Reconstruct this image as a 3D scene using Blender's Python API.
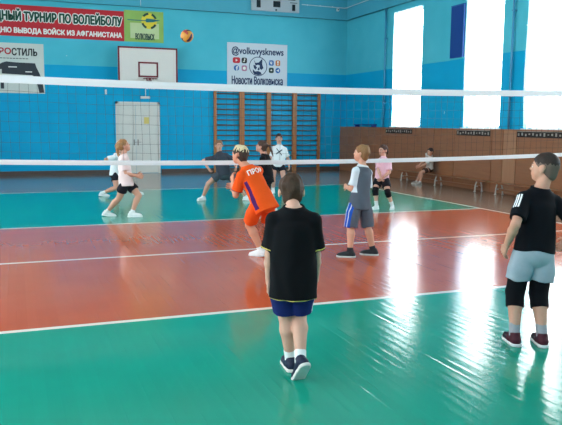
import bpy, math, random
import numpy as np
from mathutils import Vector, Matrix
random.seed(7); np.random.seed(7)
for o in list(bpy.data.objects): bpy.data.objects.remove(o, do_unlink=True)
scene = bpy.context.scene
C = scene.collection

# ------------------------------------------------------------------ camera, world, exposure
FPX = 696.9
YAW, PITCH, ROLL = -0.3640, 0.12716, 0.00791
CAM = np.array([-4.548, -9.020, 1.7284])
def cam_axes():
    cy, sy = math.cos(YAW), math.sin(YAW)
    f0 = np.array([-sy, cy, 0]); r0 = np.array([cy, sy, 0]); u0 = np.array([0, 0, 1.])
    cp, sp = math.cos(PITCH), math.sin(PITCH)
    f = f0*cp-u0*sp; u = u0*cp+f0*sp
    cr, sr = math.cos(ROLL), math.sin(ROLL)
    return r0*cr+u*sr, -r0*sr+u*cr, f
RT, UP, FW = cam_axes()
cd = bpy.data.cameras.new('camera'); cam = bpy.data.objects.new('camera', cd); C.objects.link(cam)
cd.sensor_width = 36; cd.lens = FPX*36/562; cd.clip_start = 0.05; cd.clip_end = 300
M = Matrix.Identity(4)
for i in range(3):
    M[i][0] = RT[i]; M[i][1] = UP[i]; M[i][2] = -FW[i]; M[i][3] = CAM[i]
cam.matrix_world = M
scene.camera = cam

w = bpy.data.worlds.new('sky'); scene.world = w; w.use_nodes = True
bg = w.node_tree.nodes['Background']
bg.inputs[0].default_value = (0.93, 0.97, 1.0, 1); bg.inputs[1].default_value = 9.0
vs = scene.view_settings
vs.view_transform = 'Standard'; vs.look = 'None'; vs.gamma = 1; vs.use_curve_mapping = False
vs.exposure = 0.8
scene.cycles.use_denoising = True
scene.cycles.diffuse_bounces = 5
scene.cycles.sample_clamp_indirect = 5.0
scene.cycles.transparent_max_bounces = 12

YB, XW, XL, YR, ZC = 15.0, 7.18, -9.0, -15.0, 7.4

# ------------------------------------------------------------------ materials
def lin(c):
    c = [x/255 for x in c]
    return tuple((x/12.92 if x <= .04045 else ((x+.055)/1.055)**2.4) for x in c)+(1,)
MATS = {}
def mat(name, rgb, rough=.6, metal=0, noise=0, nscale=20, bump=0, bscale=60, spec=.5, coat=0, stretch=None):
    if name in MATS: return MATS[name]
    m = bpy.data.materials.new(name); m.use_nodes = True
    nt = m.node_tree; b = nt.nodes['Principled BSDF']
    b.inputs['Base Color'].default_value = lin(rgb); b.inputs['Roughness'].default_value = rough
    b.inputs['Metallic'].default_value = metal; b.inputs['Specular IOR Level'].default_value = spec
    if coat: b.inputs['Coat Weight'].default_value = coat
    if noise or bump:
        tc = nt.nodes.new('ShaderNodeTexCoord'); mp = nt.nodes.new('ShaderNodeMapping')
        nt.links.new(tc.outputs['Object'], mp.inputs[0])
        if stretch: mp.inputs['Scale'].default_value = stretch
        n = nt.nodes.new('ShaderNodeTexNoise'); n.inputs['Scale'].default_value = nscale; n.inputs['Detail'].default_value = 5
        nt.links.new(mp.outputs[0], n.inputs['Vector'])
        if noise:
            mx = nt.nodes.new('ShaderNodeMix'); mx.data_type = 'RGBA'
            c = lin(rgb)
            mx.inputs[6].default_value = tuple(x*(1-noise) for x in c[:3])+(1,)
            mx.inputs[7].default_value = tuple(min(1, x*(1+noise)) for x in c[:3])+(1,)
            nt.links.new(n.outputs[0], mx.inputs[0]); nt.links.new(mx.outputs[2], b.inputs['Base Color'])
        if bump:
            n2 = nt.nodes.new('ShaderNodeTexNoise'); n2.inputs['Scale'].default_value = bscale
            nt.links.new(mp.outputs[0], n2.inputs['Vector'])
            bp = nt.nodes.new('ShaderNodeBump'); bp.inputs['Strength'].default_value = bump; bp.inputs['Distance'].default_value = .01
            nt.links.new(n2.outputs[0], bp.inputs['Height']); nt.links.new(bp.outputs[0], b.inputs['Normal'])
    MATS[name] = m
    return m

def pattern_mat(name, rgb, pats, rough=.85, noise=.08, nscale=40, stretch=None, sss=False):
    """base colour plus colours where point attributes p0, p1.. are positive"""
    m = bpy.data.materials.new(name); m.use_nodes = True
    nt = m.node_tree; b = nt.nodes['Principled BSDF']
    b.inputs['Roughness'].default_value = rough
    b.inputs['Specular IOR Level'].default_value = .2
    tc = nt.nodes.new('ShaderNodeTexCoord'); mp = nt.nodes.new('ShaderNodeMapping')
    nt.links.new(tc.outputs['Object'], mp.inputs[0])
    if stretch: mp.inputs['Scale'].default_value = stretch
    n = nt.nodes.new('ShaderNodeTexNoise'); n.inputs['Scale'].default_value = nscale; n.inputs['Detail'].default_value = 4
    nt.links.new(mp.outputs[0], n.inputs['Vector'])
    mx = nt.nodes.new('ShaderNodeMix'); mx.data_type = 'RGBA'
    c = lin(rgb)
    mx.inputs[6].default_value = tuple(x*(1-noise) for x in c[:3])+(1,)
    mx.inputs[7].default_value = tuple(min(1, x*(1+noise)) for x in c[:3])+(1,)
    nt.links.new(n.outputs[0], mx.inputs[0])
    out = mx.outputs[2]
    for i, col in enumerate(pats):
        at = nt.nodes.new('ShaderNodeAttribute'); at.attribute_name = 'p%d' % i
        ma = nt.nodes.new('ShaderNodeMath'); ma.operation = 'GREATER_THAN'; ma.inputs[1].default_value = 0
        nt.links.new(at.outputs['Fac'], ma.inputs[0])
        m2 = nt.nodes.new('ShaderNodeMix'); m2.data_type = 'RGBA'
        nt.links.new(ma.outputs[0], m2.inputs[0]); nt.links.new(out, m2.inputs[6]); m2.inputs[7].default_value = lin(col)
        out = m2.outputs[2]
    nt.links.new(out, b.inputs['Base Color'])
    return m

def N(nt, kind, **kw):
    n = nt.nodes.new('ShaderNode'+kind)
    for k, v in kw.items(): setattr(n, k, v)
    return n
def math_node(nt, op, a, b=None):
    n = N(nt, 'Math', operation=op)
    for i, x in enumerate((a, b)):
        if x is None: continue
        if isinstance(x, (int, float)): n.inputs[i].default_value = x
        else: nt.links.new(x, n.inputs[i])
    return n.outputs[0]
def mixc(nt, fac, a, b):
    n = N(nt, 'Mix', data_type='RGBA')
    for i, x in ((0, fac), (6, a), (7, b)):
        if isinstance(x, (tuple, float, int)): n.inputs[i].default_value = x
        else: nt.links.new(x, n.inputs[i])
    return n.outputs[2]

def wall_material():
    m = bpy.data.materials.new('painted_wall'); m.use_nodes = True; nt = m.node_tree; b = nt.nodes['Principled BSDF']
    g = N(nt, 'NewGeometry'); s = N(nt, 'SeparateXYZ'); nt.links.new(g.outputs['Position'], s.inputs[0])
    nz = N(nt, 'TexNoise'); nz.inputs['Scale'].default_value = 1.2; nz.inputs['Detail'].default_value = 6; nt.links.new(g.outputs['Position'], nz.inputs['Vector'])
    edge = math_node(nt, 'GREATER_THAN', s.outputs[2], 3.55)
    lower = mixc(nt, nz.outputs[0], lin((0, 154, 200)), lin((4, 172, 216)))
    upper = mixc(nt, nz.outputs[0], lin((64, 176, 196)), lin((90, 196, 212)))
    col = mixc(nt, edge, lower, upper)
    n2 = N(nt, 'TexNoise'); n2.inputs['Scale'].default_value = 5; n2.inputs['Detail'].default_value = 8; nt.links.new(g.outputs['Position'], n2.inputs['Vector'])
    chips = math_node(nt, 'GREATER_THAN', n2.outputs[0], .745)
    col = mixc(nt, chips, col, lin((190, 215, 220)))
    nt.links.new(col, b.inputs['Base Color']); b.inputs['Roughness'].default_value = .5; b.inputs['Specular IOR Level'].default_value = .2
    bp = N(nt, 'Bump'); bp.inputs['Strength'].default_value = .15; bp.inputs['Distance'].default_value = .02
    nt.links.new(nz.outputs[0], bp.inputs['Height']); nt.links.new(bp.outputs[0], b.inputs['Normal'])
    return m

def floor_material():
    m = bpy.data.materials.new('painted_court_boards'); m.use_nodes = True; nt = m.node_tree; b = nt.nodes['Principled BSDF']
    g = N(nt, 'NewGeometry'); s = N(nt, 'SeparateXYZ'); nt.links.new(g.outputs['Position'], s.inputs[0])
    X, Y = s.outputs[0], s.outputs[1]
    def band(v, c, hw): return math_node(nt, 'LESS_THAN', math_node(nt, 'ABSOLUTE', math_node(nt, 'SUBTRACT', v, c)), hw)
    nz = N(nt, 'TexNoise'); nz.inputs['Scale'].default_value = 1.5; nz.inputs['Detail'].default_value = 6
    nt.links.new(g.outputs['Position'], nz.inputs['Vector'])
    # per plank random value
    PW = .085
    pl = math_node(nt, 'FLOOR', math_node(nt, 'DIVIDE', X, PW))
    wn = N(nt, 'TexWhiteNoise', noise_dimensions='1D'); nt.links.new(pl, wn.inputs['W'])
    var = math_node(nt, 'ADD', math_node(nt, 'MULTIPLY', nz.outputs[0], .85), math_node(nt, 'MULTIPLY', wn.outputs[0], .15))
    green = mixc(nt, var, lin((0, 128, 106)), lin((2, 150, 124)))
    red = mixc(nt, var, lin((168, 74, 44)), lin((194, 92, 58)))
    brown = mixc(nt, var, lin((112, 92, 80)), lin((140, 114, 98)))
    inred = band(Y, 0, 3.0)
    court = mixc(nt, inred, green, red)
    inx = math_node(nt, 'LESS_THAN', X, 4.5); iny = math_node(nt, 'LESS_THAN', Y, 9.0)
    inside = math_node(nt, 'MULTIPLY', inx, iny)
    redout = math_node(nt, 'MULTIPLY', inred, 0.0)
    col = mixc(nt, inside, brown, court)
    hw = .034
    iny2 = band(Y, 0, 9.03); inx2 = band(X, -.4, 4.93)
    line = math_node(nt, 'MAXIMUM', band(Y, 3, hw), band(Y, -3, hw))
    for v in (math_node(nt, 'MULTIPLY', band(Y, 0, hw), 1), band(Y, 9, hw), band(Y, -9, hw)):
        line = math_node(nt, 'MAXIMUM', line, v)
    line = math_node(nt, 'MULTIPLY', line, inx2)
    side = math_node(nt, 'MULTIPLY', math_node(nt, 'MAXIMUM', band(X, 4.5, hw), band(X, -5.3, hw)), iny2)
    line = math_node(nt, 'MAXIMUM', line, side)
    col = mixc(nt, line, col, lin((226, 214, 200)))
    nt.links.new(col, b.inputs['Base Color'])
    # board relief: cupped planks, each with its own tilt and slow waves along its length
    fx = math_node(nt, 'FRACT', math_node(nt, 'DIVIDE', X, PW))
    t = math_node(nt, 'SUBTRACT', fx, .5)
    cb = N(nt, 'CombineXYZ'); nt.links.new(math_node(nt, 'MULTIPLY', pl, 3.7), cb.inputs[0]); nt.links.new(math_node(nt, 'MULTIPLY', Y, .9), cb.inputs[1])
    wv = N(nt, 'TexNoise'); wv.inputs['Scale'].default_value = 1; wv.inputs['Detail'].default_value = 3; nt.links.new(cb.outputs[0], wv.inputs['Vector'])
    cup = math_node(nt, 'MULTIPLY', math_node(nt, 'MULTIPLY', t, t), 1.0)
    tilt = math_node(nt, 'MULTIPLY', t, math_node(nt, 'SUBTRACT', wv.outputs[0], .5))
    edge_ = math_node(nt, 'POWER', math_node(nt, 'ABSOLUTE', math_node(nt, 'MULTIPLY', t, 2)), 7)
    cup = math_node(nt, 'ADD', cup, math_node(nt, 'MULTIPLY', edge_, math_node(nt, 'MAXIMUM', math_node(nt, 'MULTIPLY', math_node(nt, 'SUBTRACT', wv.outputs[0], .53), 5.0), 0.02)))
    tilt = math_node(nt, 'MULTIPLY', tilt, math_node(nt, 'SUBTRACT', 1.0, math_node(nt, 'MULTIPLY', math_node(nt, 'MULTIPLY', t, t), 4.0)))
    hgt = math_node(nt, 'ADD', math_node(nt, 'MULTIPLY', cup, .35), math_node(nt, 'MULTIPLY', tilt, 3.4))
    bp = N(nt, 'Bump'); bp.inputs['Strength'].default_value = 1.0; bp.inputs['Distance'].default_value = .0035
    nt.links.new(hgt, bp.inputs['Height']); nt.links.new(bp.outputs[0], b.inputs['Normal'])
    b.inputs['Roughness'].default_value = .14
    b.inputs['Specular IOR Level'].default_value = .3
    return m

def wood_material(name, a, bcol, rough=.35, scale=(1, 1, 1), wave=3):
    m = bpy.data.materials.new(name); m.use_nodes = True; nt = m.node_tree; b = nt.nodes['Principled BSDF']
    tc = N(nt, 'TexCoord'); mp = N(nt, 'Mapping'); mp.inputs['Scale'].default_value = scale; nt.links.new(tc.outputs['Object'], mp.inputs[0])
    n = N(nt, 'TexNoise'); n.inputs['Scale'].default_value = wave; n.inputs['Detail'].default_value = 7; n.inputs['Distortion'].default_value = .6
    nt.links.new(mp.outputs[0], n.inputs['Vector'])
    nt.links.new(mixc(nt, n.outputs[0], lin(a), lin(bcol)), b.inputs['Base Color']); b.inputs['Roughness'].default_value = rough
    return m

# ------------------------------------------------------------------ mesh helpers
class MB:
    def __init__(s): s.v = []; s.f = []; s.m = []
    def add(s, vs, fs, mi=0):
        o = len(s.v); s.v += [tuple(map(float, x)) for x in vs]
        for f in fs: s.f.append([i+o for i in f]); s.m.append(mi)
    def box(s, x0, x1, y0, y1, z0, z1, mi=0, bev=0):
        if bev:
            import bmesh
            bm = bmesh.new(); bmesh.ops.create_cube(bm, size=1)
            for v in bm.verts: v.co = ((x0+x1)/2+v.co.x*(x1-x0), (y0+y1)/2+v.co.y*(y1-y0), (z0+z1)/2+v.co.z*(z1-z0))
            bmesh.ops.bevel(bm, geom=bm.edges[:], offset=bev, segments=2, affect='EDGES', profile=.7)
            bm.verts.index_update()
            s.add([v.co[:] for v in bm.verts], [[v.index for v in f.verts] for f in bm.faces], mi); bm.free(); return
        s.add([(x, y, z) for x in (x0, x1) for y in (y0, y1) for z in (z0, z1)],
              [(0, 1, 3, 2), (4, 6, 7, 5), (0, 4, 5, 1), (2, 3, 7, 6), (0, 2, 6, 4), (1, 5, 7, 3)], mi)
    def tube(s, pts, r, n=8, mi=0, closed=False, r2=None):
        P = [np.array(p, float) for p in pts]; L = len(P); rings = []
        ref = None
        for i, p in enumerate(P):
            t = (P[(i+1) % L]-P[i-1]) if closed else P[min(i+1, L-1)]-P[max(i-1, 0)]
            t = t/(np.linalg.norm(t)+1e-12)
            if ref is None:
                ref = np.array([0, 0, 1.]) if abs(t[2]) < .9 else np.array([1., 0, 0])
            a = ref-t*np.dot(ref, t); a /= np.linalg.norm(a)+1e-12; ref = a; b = np.cross(t, a)
            rr = r if r2 is None else r+(r2-r)*i/(L-1)
            rings.append([p+rr*(a*math.cos(k*2*math.pi/n)+b*math.sin(k*2*math.pi/n)) for k in range(n)])
        vs = [v for rg in rings for v in rg]; fs = []
        for i in range(L if closed else L-1):
            j = (i+1) % L
            for k in range(n): fs.append((i*n+k, i*n+(k+1) % n, j*n+(k+1) % n, j*n+k))
        if not closed: fs.append(tuple(range(n))[::-1]); fs.append(tuple((L-1)*n+k for k in range(n)))
        s.add(vs, fs, mi)
    def poly(s, pts, nrm, th, mi=0):
        """flat polygon with thickness, pts in order"""
        n = np.array(nrm, float)*th; k = len(pts)
        vs = [np.array(p, float) for p in pts]+[np.array(p, float)+n for p in pts]
        fs = [tuple(range(k))[::-1], tuple(range(k, 2*k))]+[(i, (i+1) % k, (i+1) % k+k, i+k) for i in range(k)]
        s.add(vs, fs, mi)
    def build(s, name, mats, parent=None, smooth=False, origin=None):
        me = bpy.data.meshes.new(name)
        off = np.array(origin if origin is not None else (0, 0, 0), float)
        me.from_pydata([tuple(np.array(v)-off) for v in s.v], [], s.f)
        if not isinstance(mats, (list, tuple)): mats = [mats]
        for m in mats: me.materials.append(m)
        me.polygons.foreach_set('material_index', s.m)
        if smooth: me.polygons.foreach_set('use_smooth', [True]*len(s.f))
        import bmesh
        bm = bmesh.new(); bm.from_mesh(me); bmesh.ops.recalc_face_normals(bm, faces=bm.faces); bm.to_mesh(me); bm.free()
        o = bpy.data.objects.new(name, me); C.objects.link(o)
        if parent is not None: o.parent = parent
        elif origin is not None: o.location = off
        return o
def tag(o, label=None, cat=None, group=None, kind=None):
    for k, v in (('label', label), ('category', cat), ('group', group), ('kind', kind)):
        if v: o[k] = v
    return o
def thing(name, loc, label, cat, group=None):
    o = bpy.data.objects.new(name, None); C.objects.link(o); o.location = loc; o.empty_display_size = .1
    return tag(o, label, cat, group)
def struct(name, mb, m): return tag(mb.build(name, m), kind='structure')
def copy_thing(r, loc):
    c = r.copy(); C.objects.link(c); c.location = loc
    for ch in r.children:
        d = ch.copy(); C.objects.link(d); d.parent = c
        for g in ch.children:
            e = g.copy(); C.objects.link(e); e.parent = d
    return c

def text(name, s, m, parent, x0, x1, z0, z1, y, bold=0.0, depth=.003, shear=0.0, origin=(0, 0, 0)):
    """lettering on a wall facing -Y, fitted to x0..x1 and z0..z1"""
    cu = bpy.data.curves.new(name, 'FONT'); cu.body = s; cu.size = 1; cu.shear = shear; cu.resolution_u = 3
    ob = bpy.data.objects.new(name, cu); C.objects.link(ob)
    dg = bpy.context.evaluated_depsgraph_get(); me = bpy.data.meshes.new_from_object(ob.evaluated_get(dg))
    bpy.data.objects.remove(ob)
    co = np.array([v.co[:] for v in me.vertices]); fs = [list(p.vertices) for p in me.polygons]
    bpy.data.meshes.remove(me)
    lo, hi = co.min(0), co.max(0)
    X = x0+(co[:, 0]-lo[0])/(hi[0]-lo[0])*(x1-x0); Z = z0+(co[:, 1]-lo[1])/(hi[1]-lo[1])*(z1-z0)
    mb = MB()
    for k in range(8 if bold else 1):
        dx, dz = (bold*math.cos(k*math.pi/4), bold*math.sin(k*math.pi/4)) if bold else (0, 0)
        mb.add(np.stack([X+dx-origin[0], np.full(len(X), y-depth-origin[1]-k*.00005), Z+dz-origin[2]], 1), fs)
    return mb.build(name, m, parent)

# ------------------------------------------------------------------ the setting
WALL = wall_material()
WHITE = mat('white_paint', (226, 226, 220), .5, noise=.04)
mb = MB(); mb.box(XL, XW+.4, YR, YB+.4, -.2, 0)
struct('floor', mb, floor_material())
mb = MB(); mb.box(XL-.4, XW+.4, YR-.4, YB+.4, ZC, ZC+.2)
struct('ceiling', mb, mat('ceiling_white', (188, 194, 194), .8, noise=.03, nscale=3))
mb = MB(); mb.box(XL-.4, XW+.4, YB, YB+.4, -.2, ZC)
struct('wall_back', mb, WALL)
mb = MB(); mb.box(XL-.4, XW+.4, YR-.4, YR, -.2, ZC)
struct('wall_rear', mb, WALL)
WIN = [(9.78, 11.51), (5.97, 7.53), (3.27, 5.02), (-0.51, 1.06), (-3.16, -1.48), (-6.92, -5.34), (-9.69, -8.01), (-13.36, -11.77)]
ZW0, ZW1 = 1.65, 5.30
mb = MB()
mb.box(XW, XW+.4, YR, YB, -.2, ZW0); mb.box(XW, XW+.4, YR, YB, ZW1, ZC)
ys = [YR]+[v for a in sorted(WIN) for v in a]+[YB]
for i in range(0, len(ys), 2): mb.box(XW, XW+.4, ys[i], ys[i+1], ZW0, ZW1)
struct('wall_right', mb, WALL)
LWIN = [(y, y+2.0) for y in (-13, -9.5, -6, -2.5, 1, 4.5, 8)]  # windows added in the unseen left wall to bring fill daylight from that side
mb = MB(); mb.box(XL-.4, XL, YR, YB, -.2, ZW0); mb.box(XL-.4, XL, YR, YB, ZW1, ZC)
ys = [YR]+[v for a in LWIN for v in a]+[YB]
for i in range(0, len(ys), 2): mb.box(XL-.4, XL, ys[i], ys[i+1], ZW0, ZW1)
struct('wall_left', mb, WALL)

GLASS = bpy.data.materials.new('window_glass'); GLASS.use_nodes = True
nt = GLASS.node_tree; nt.nodes.remove(nt.nodes['Principled BSDF'])
tr = N(nt, 'BsdfTransparent'); gl = N(nt, 'BsdfGlossy'); gl.inputs['Roughness'].default_value = .02
mx = N(nt, 'MixShader'); mx.inputs[0].default_value = .06
nt.links.new(tr.outputs[0], mx.inputs[1]); nt.links.new(gl.outputs[0], mx.inputs[2])
nt.links.new(mx.outputs[0], nt.nodes['Material Output'].inputs[0])
SHEER = bpy.data.materials.new('sheer_white_curtain'); SHEER.use_nodes = True
nt = SHEER.node_tree; nt.nodes.remove(nt.nodes['Principled BSDF'])
tr = N(nt, 'BsdfTransparent'); tl = N(nt, 'BsdfTranslucent'); tl.inputs[0].default_value = (.95, .95, .95, 1)
df = N(nt, 'BsdfDiffuse'); df.inputs[0].default_value = (.9, .9, .9, 1)
m1 = N(nt, 'MixShader'); m1.inputs[0].default_value = .3; nt.links.new(tl.outputs[0], m1.inputs[1]); nt.links.new(df.outputs[0], m1.inputs[2])
m2 = N(nt, 'MixShader'); m2.inputs[0].default_value = .4; nt.links.new(tr.outputs[0], m2.inputs[1]); nt.links.new(m1.outputs[0], m2.inputs[2])
nt.links.new(m2.outputs[0], nt.nodes['Material Output'].inputs[0])

for i, (a, b) in enumerate(WIN):
    f = MB(); t = .06; x0, x1 = XW+.16, XW+.24
    f.box(x0, x1, a, b, ZW0, ZW0+t); f.box(x0, x1, a, b, ZW1-t, ZW1); f.box(x0, x1, a, a+t, ZW0, ZW1); f.box(x0, x1, b-t, b, ZW0, ZW1)
    zt = 3.35
    f.box(x0, x1, a, b, zt-.03, zt+.03); f.box(x0, x1, a+.42*(b-a)-.03, a+.42*(b-a)+.03, ZW0, zt)
    fr = struct('window_%d' % (i+1), f, WHITE)
    p = MB(); p.box(XW+.195, XW+.205, a+t, b-t, ZW0+t, ZW1-t); p.build('pane', GLASS, fr)
    s = MB(); s.box(XW-.05, XW+.16, a-.06, b+.06, ZW0-.035, ZW0-.001, bev=.006); s.build('window_sill', WHITE, fr)
names = ['in the window nearest the back corner', 'in the middle window right of the dark blue board', 'in the window at the right edge of the picture', 'in the window past the right edge']
for i, (a, b) in enumerate(WIN[:3]):
    c = MB(); n = 60; vs = []; fs = []
    for k in range(n+1):
        u = k/n
        for j in range(9):
            v = j/8
            y = a-.01+u*(b-a+.02)
            edge = .05*math.sin(v*7+i)*(1-v)*(1 if u < .5 else -1)*(abs(u-.5)*2)**6
            vs.append((XW-.03+.018*math.sin(u*46+i)+.006*math.sin(u*101+v*2), y+edge, ZW0+.004+v*(ZW1-ZW0+.03)+(.012*math.sin(u*46)*(1-v))))
    for k in range(n):
        for j in range(8): fs.append((k*9+j, (k+1)*9+j, (k+1)*9+j+1, k*9+j+1))
    c.add(vs, fs); o = c.build('curtain', SHEER, smooth=True, origin=(XW-.03, (a+b)/2, ZW0))
    tag(o, 'sheer white curtain glowing with daylight '+names[i], 'curtain', 'sheer window curtains')
for i, (a, b) in enumerate(WIN):      # daylight portals in the openings
    l = bpy.data.lights.new('window_portal', 'AREA'); l.shape = 'RECTANGLE'; l.size = ZW1-ZW0; l.size_y = b-a
    l.cycles.is_portal = True
    o = bpy.data.objects.new('window_portal', l); C.objects.link(o)
    o.location = (XW+.36, (a+b)/2, (ZW0+ZW1)/2); o.rotation_euler = (0, math.pi/2, 0)

for i, (a, b) in enumerate(LWIN):
    f = MB(); t = .06; x0, x1 = XL-.24, XL-.16
    f.box(x0, x1, a, b, ZW0, ZW0+t); f.box(x0, x1, a, b, ZW1-t, ZW1); f.box(x0, x1, a, a+t, ZW0, ZW1); f.box(x0, x1, b-t, b, ZW0, ZW1); f.box(x0, x1, a, b, 3.32, 3.38)
    fr = struct('window_%d' % (i+1+len(WIN)), f, WHITE)
    p = MB(); p.box(XL-.205, XL-.195, a+t, b-t, ZW0+t, ZW1-t); p.build('pane', GLASS, fr)
    l = bpy.data.lights.new('window_portal', 'AREA'); l.shape = 'RECTANGLE'; l.size = ZW1-ZW0; l.size_y = b-a; l.cycles.is_portal = True
    o = bpy.data.objects.new('window_portal', l); C.objects.link(o); o.location = (XL-.36, (a+b)/2, (ZW0+ZW1)/2); o.rotation_euler = (0, -math.pi/2, 0)

# upper beam, baseboard, panelling
BEAM = mat('beam_paint', (70, 166, 188), .5, noise=.05, nscale=4)
mb = MB(); mb.box(XL, XW, YB-.10, YB, 5.53, ZC); mb.box(XL, XW, YB-.13, YB, 5.53, 5.58)
struct('trim_1', mb, BEAM)
mb = MB(); mb.box(XW-.08, XW, YR, YB-.13, 5.53, ZC); mb.box(XW-.11, XW, YR, YB-.13, 5.53, 5.58)
struct('trim_2', mb, BEAM)
mb = MB(); mb.box(XL, -1.40, YB-.035, YB, 0, .13); mb.box(.16, 6.94, YB-.035, YB, 0, .13)
struct('baseboard_back', mb, mat('baseboard_brown', (78, 66, 60), .5, noise=.1))
PANEL = wood_material('brown_panel', (130, 82, 54), (162, 108, 72), .38, (2, .6, 6), 2.5)
PAN2 = wood_material('pale_panel', (150, 104, 74), (176, 126, 92), .4, (2, 2, .4), 3)
DARK = mat('dark_gap', (34, 24, 20), .8)
mb = MB(); mb.box(6.98, XW, YR, YB, 0, 1.60)
y = YB-.01
edges = [14.99, 13.2, 11.6, 9.6, 8.6, 7.6, 5.95, 5.50, 4.99, 3.2, 2.2, 1.2, -.5, -1.4, -3.1, -5.2, -7, -8, -9.7, -11.7, -13.4, -14.9]
for i in range(len(edges)-1):
    mb.box(6.96, 6.985, edges[i+1]+.012, edges[i]-.012, .03, 1.6, mi=1 if i == 7 else 0)
mb.box(6.95, XW, YR, YB, 1.60, 1.625)
struct('trim_3', mb, [PANEL, PAN2])
GR = mat('grille_fin', (158, 150, 142), .6)
for i, (a, b) in enumerate(WIN[:3]):
    t = thing('radiator_grille', (6.957, (a+b)/2, 1.44), ['narrow radiator grille below the window nearest the back corner', 'radiator grille below the middle window', 'radiator grille under the window at the right edge'][i], 'grille', 'radiator grilles')
    hw = (b-a)/2-.05
    g = MB(); g.box(-.012, 0, -hw, hw, 0, .148); g.build('backing', DARK, t)
    g = MB(); n = int(hw*2/.12)
    for k in range(n):
        yy = -hw+(k+.5)*2*hw/n; g.box(-.02, -.012, yy-.028, yy+.022, [.03, .05, .042, .06, .035][(k*7) % 5], [.10, .085, .112][k % 3])
    g.box(-.022, -.012, -hw, hw, .135, .148)
    g.build('fins', GR, t)

YM = YB-.003
# ------------------------------------------------------------------ pipes and wall fittings
PIPE = mat('pipe_blue', (52, 132, 168), .4); CONDUIT = mat('conduit_white', (200, 216, 220), .5)
for yy, lb in ((11.93, 'blue painted heating riser beside the window nearest the back corner'), (5.50, 'blue painted heating riser between the two right windows')):
    t = thing('heating_pipe', (7.10, yy, 1.63), lb, 'pipe', 'heating risers on the window wall')
    m_ = MB(); m_.tube([(0, 0, 0), (0, 0, 3.9)], .03, 12); m_.build('pipe', PIPE, t, smooth=True)
    for z in (.8, 2.9):
        m_ = MB(); m_.box(-.036, .077, -.036, .036, z, z+.03); m_.build('bracket', PIPE, t)
t = thing('cable_conduit', (5.3, 14.88, 5.98), 'thin white cable conduit running from the scoreboard round the corner', 'conduit')
m_ = MB(); m_.tube([(0, 0, 0), (1.70, 0, -.02), (1.745, -.05, -.02), (1.745, -3.5, .02), (1.745, -10, .02)], .014, 8); m_.build('cable', CONDUIT, t, smooth=True)
for k in range(3):
    m_ = MB(); m_.box(.2+k*.5, .23+k*.5, -.018, .016, -.025, .015); m_.build('clip', CONDUIT, t)
t = thing('wall_sensor', (6.72, 14.875, 5.88), 'small white sensor box on the back wall near the corner', 'sensor')
m_ = MB(); m_.box(-.045, .045, -.05, .02, -.05, .05, bev=.012); m_.build('housing', CONDUIT, t)
m_ = MB(); m_.tube([(0, -.05, 0), (0, -.065, 0)], .02, 10); m_.build('lens', DARK, t)
o = MB(); o.tube([(-.48, 14.88, 5.55), (-.48, 14.88, 7.38)], .012, 8)
tag(o.build('cable_conduit', CONDUIT, smooth=True, origin=(-.48, 14.88, 5.55)), 'short white vertical conduit above the green volleyball poster', 'conduit')
t = thing('wall_lamp', (-.35, YM, 2.55), 'small white light fitting on the wall above the white door', 'lamp')
m_ = MB(); m_.box(-.17, .14, -.09, 0, -.03, .05, bev=.015); m_.build('housing', WHITE, t)
m_ = MB(); m_.tube([(0, -.03, .05), (0, -.03, .3)], .012, 8); m_.build('stem', WHITE, t)
t = thing('wall_hook', (-1.66, YM, 2.64), 'white hook on the blue wall left of the door', 'hook')
m_ = MB(); m_.box(-.03, .03, -.02, 0, 0, .16, bev=.004); m_.tube([(0, -.02, .02), (0, -.08, 0), (0, -.1, .05)], .012, 8); m_.build('bracket', WHITE, t)

# ------------------------------------------------------------------ door
DW = mat('door_white', (214, 214, 206), .45, noise=.05, nscale=6)
f = MB(); f.box(-1.36, -1.29, YB-.05, YB, 0, 2.41); f.box(.05, .12, YB-.05, YB, 0, 2.41); f.box(-1.36, .12, YB-.05, YB, 2.34, 2.41)
dr = struct('door_1', f, DW)
for x0, x1, hx in ((-1.285, -.705, -.76), (-.695, .045, -.63)):
    l = MB(); l.box(x0, x1, YB-.03, YB, .01, 2.335)
    w_ = x1-x0
    for z0, z1 in ((.18, .95), (1.15, 2.16)):
        l.box(x0+.1, x1-.1, YB-.036, YB-.03, z0, z1); l.box(x0+.13, x1-.13, YB-.042, YB-.03, z0+.03, z1-.03)
    lf = l.build('door_leaf', DW, dr)
    h = MB(); h.box(hx-.02, hx+.02, YB-.036, YB-.03, .95, 1.15); h.tube([(hx, YB-.035, 1.06), (hx, YB-.08, 1.06), (hx+.1, YB-.08, 1.06)], .01, 8)
    h.build('door_handle', mat('handle_metal', (150, 146, 140), .35, .8), lf)
o = MB(); o.box(-.42, -.25, YB-.046, YB-.042, 1.68, 1.9)
tag(o.build('notice', mat('notice_paper', (222, 205, 120), .8)), 'small yellowed notice stuck on the right door leaf', 'notice')

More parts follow.
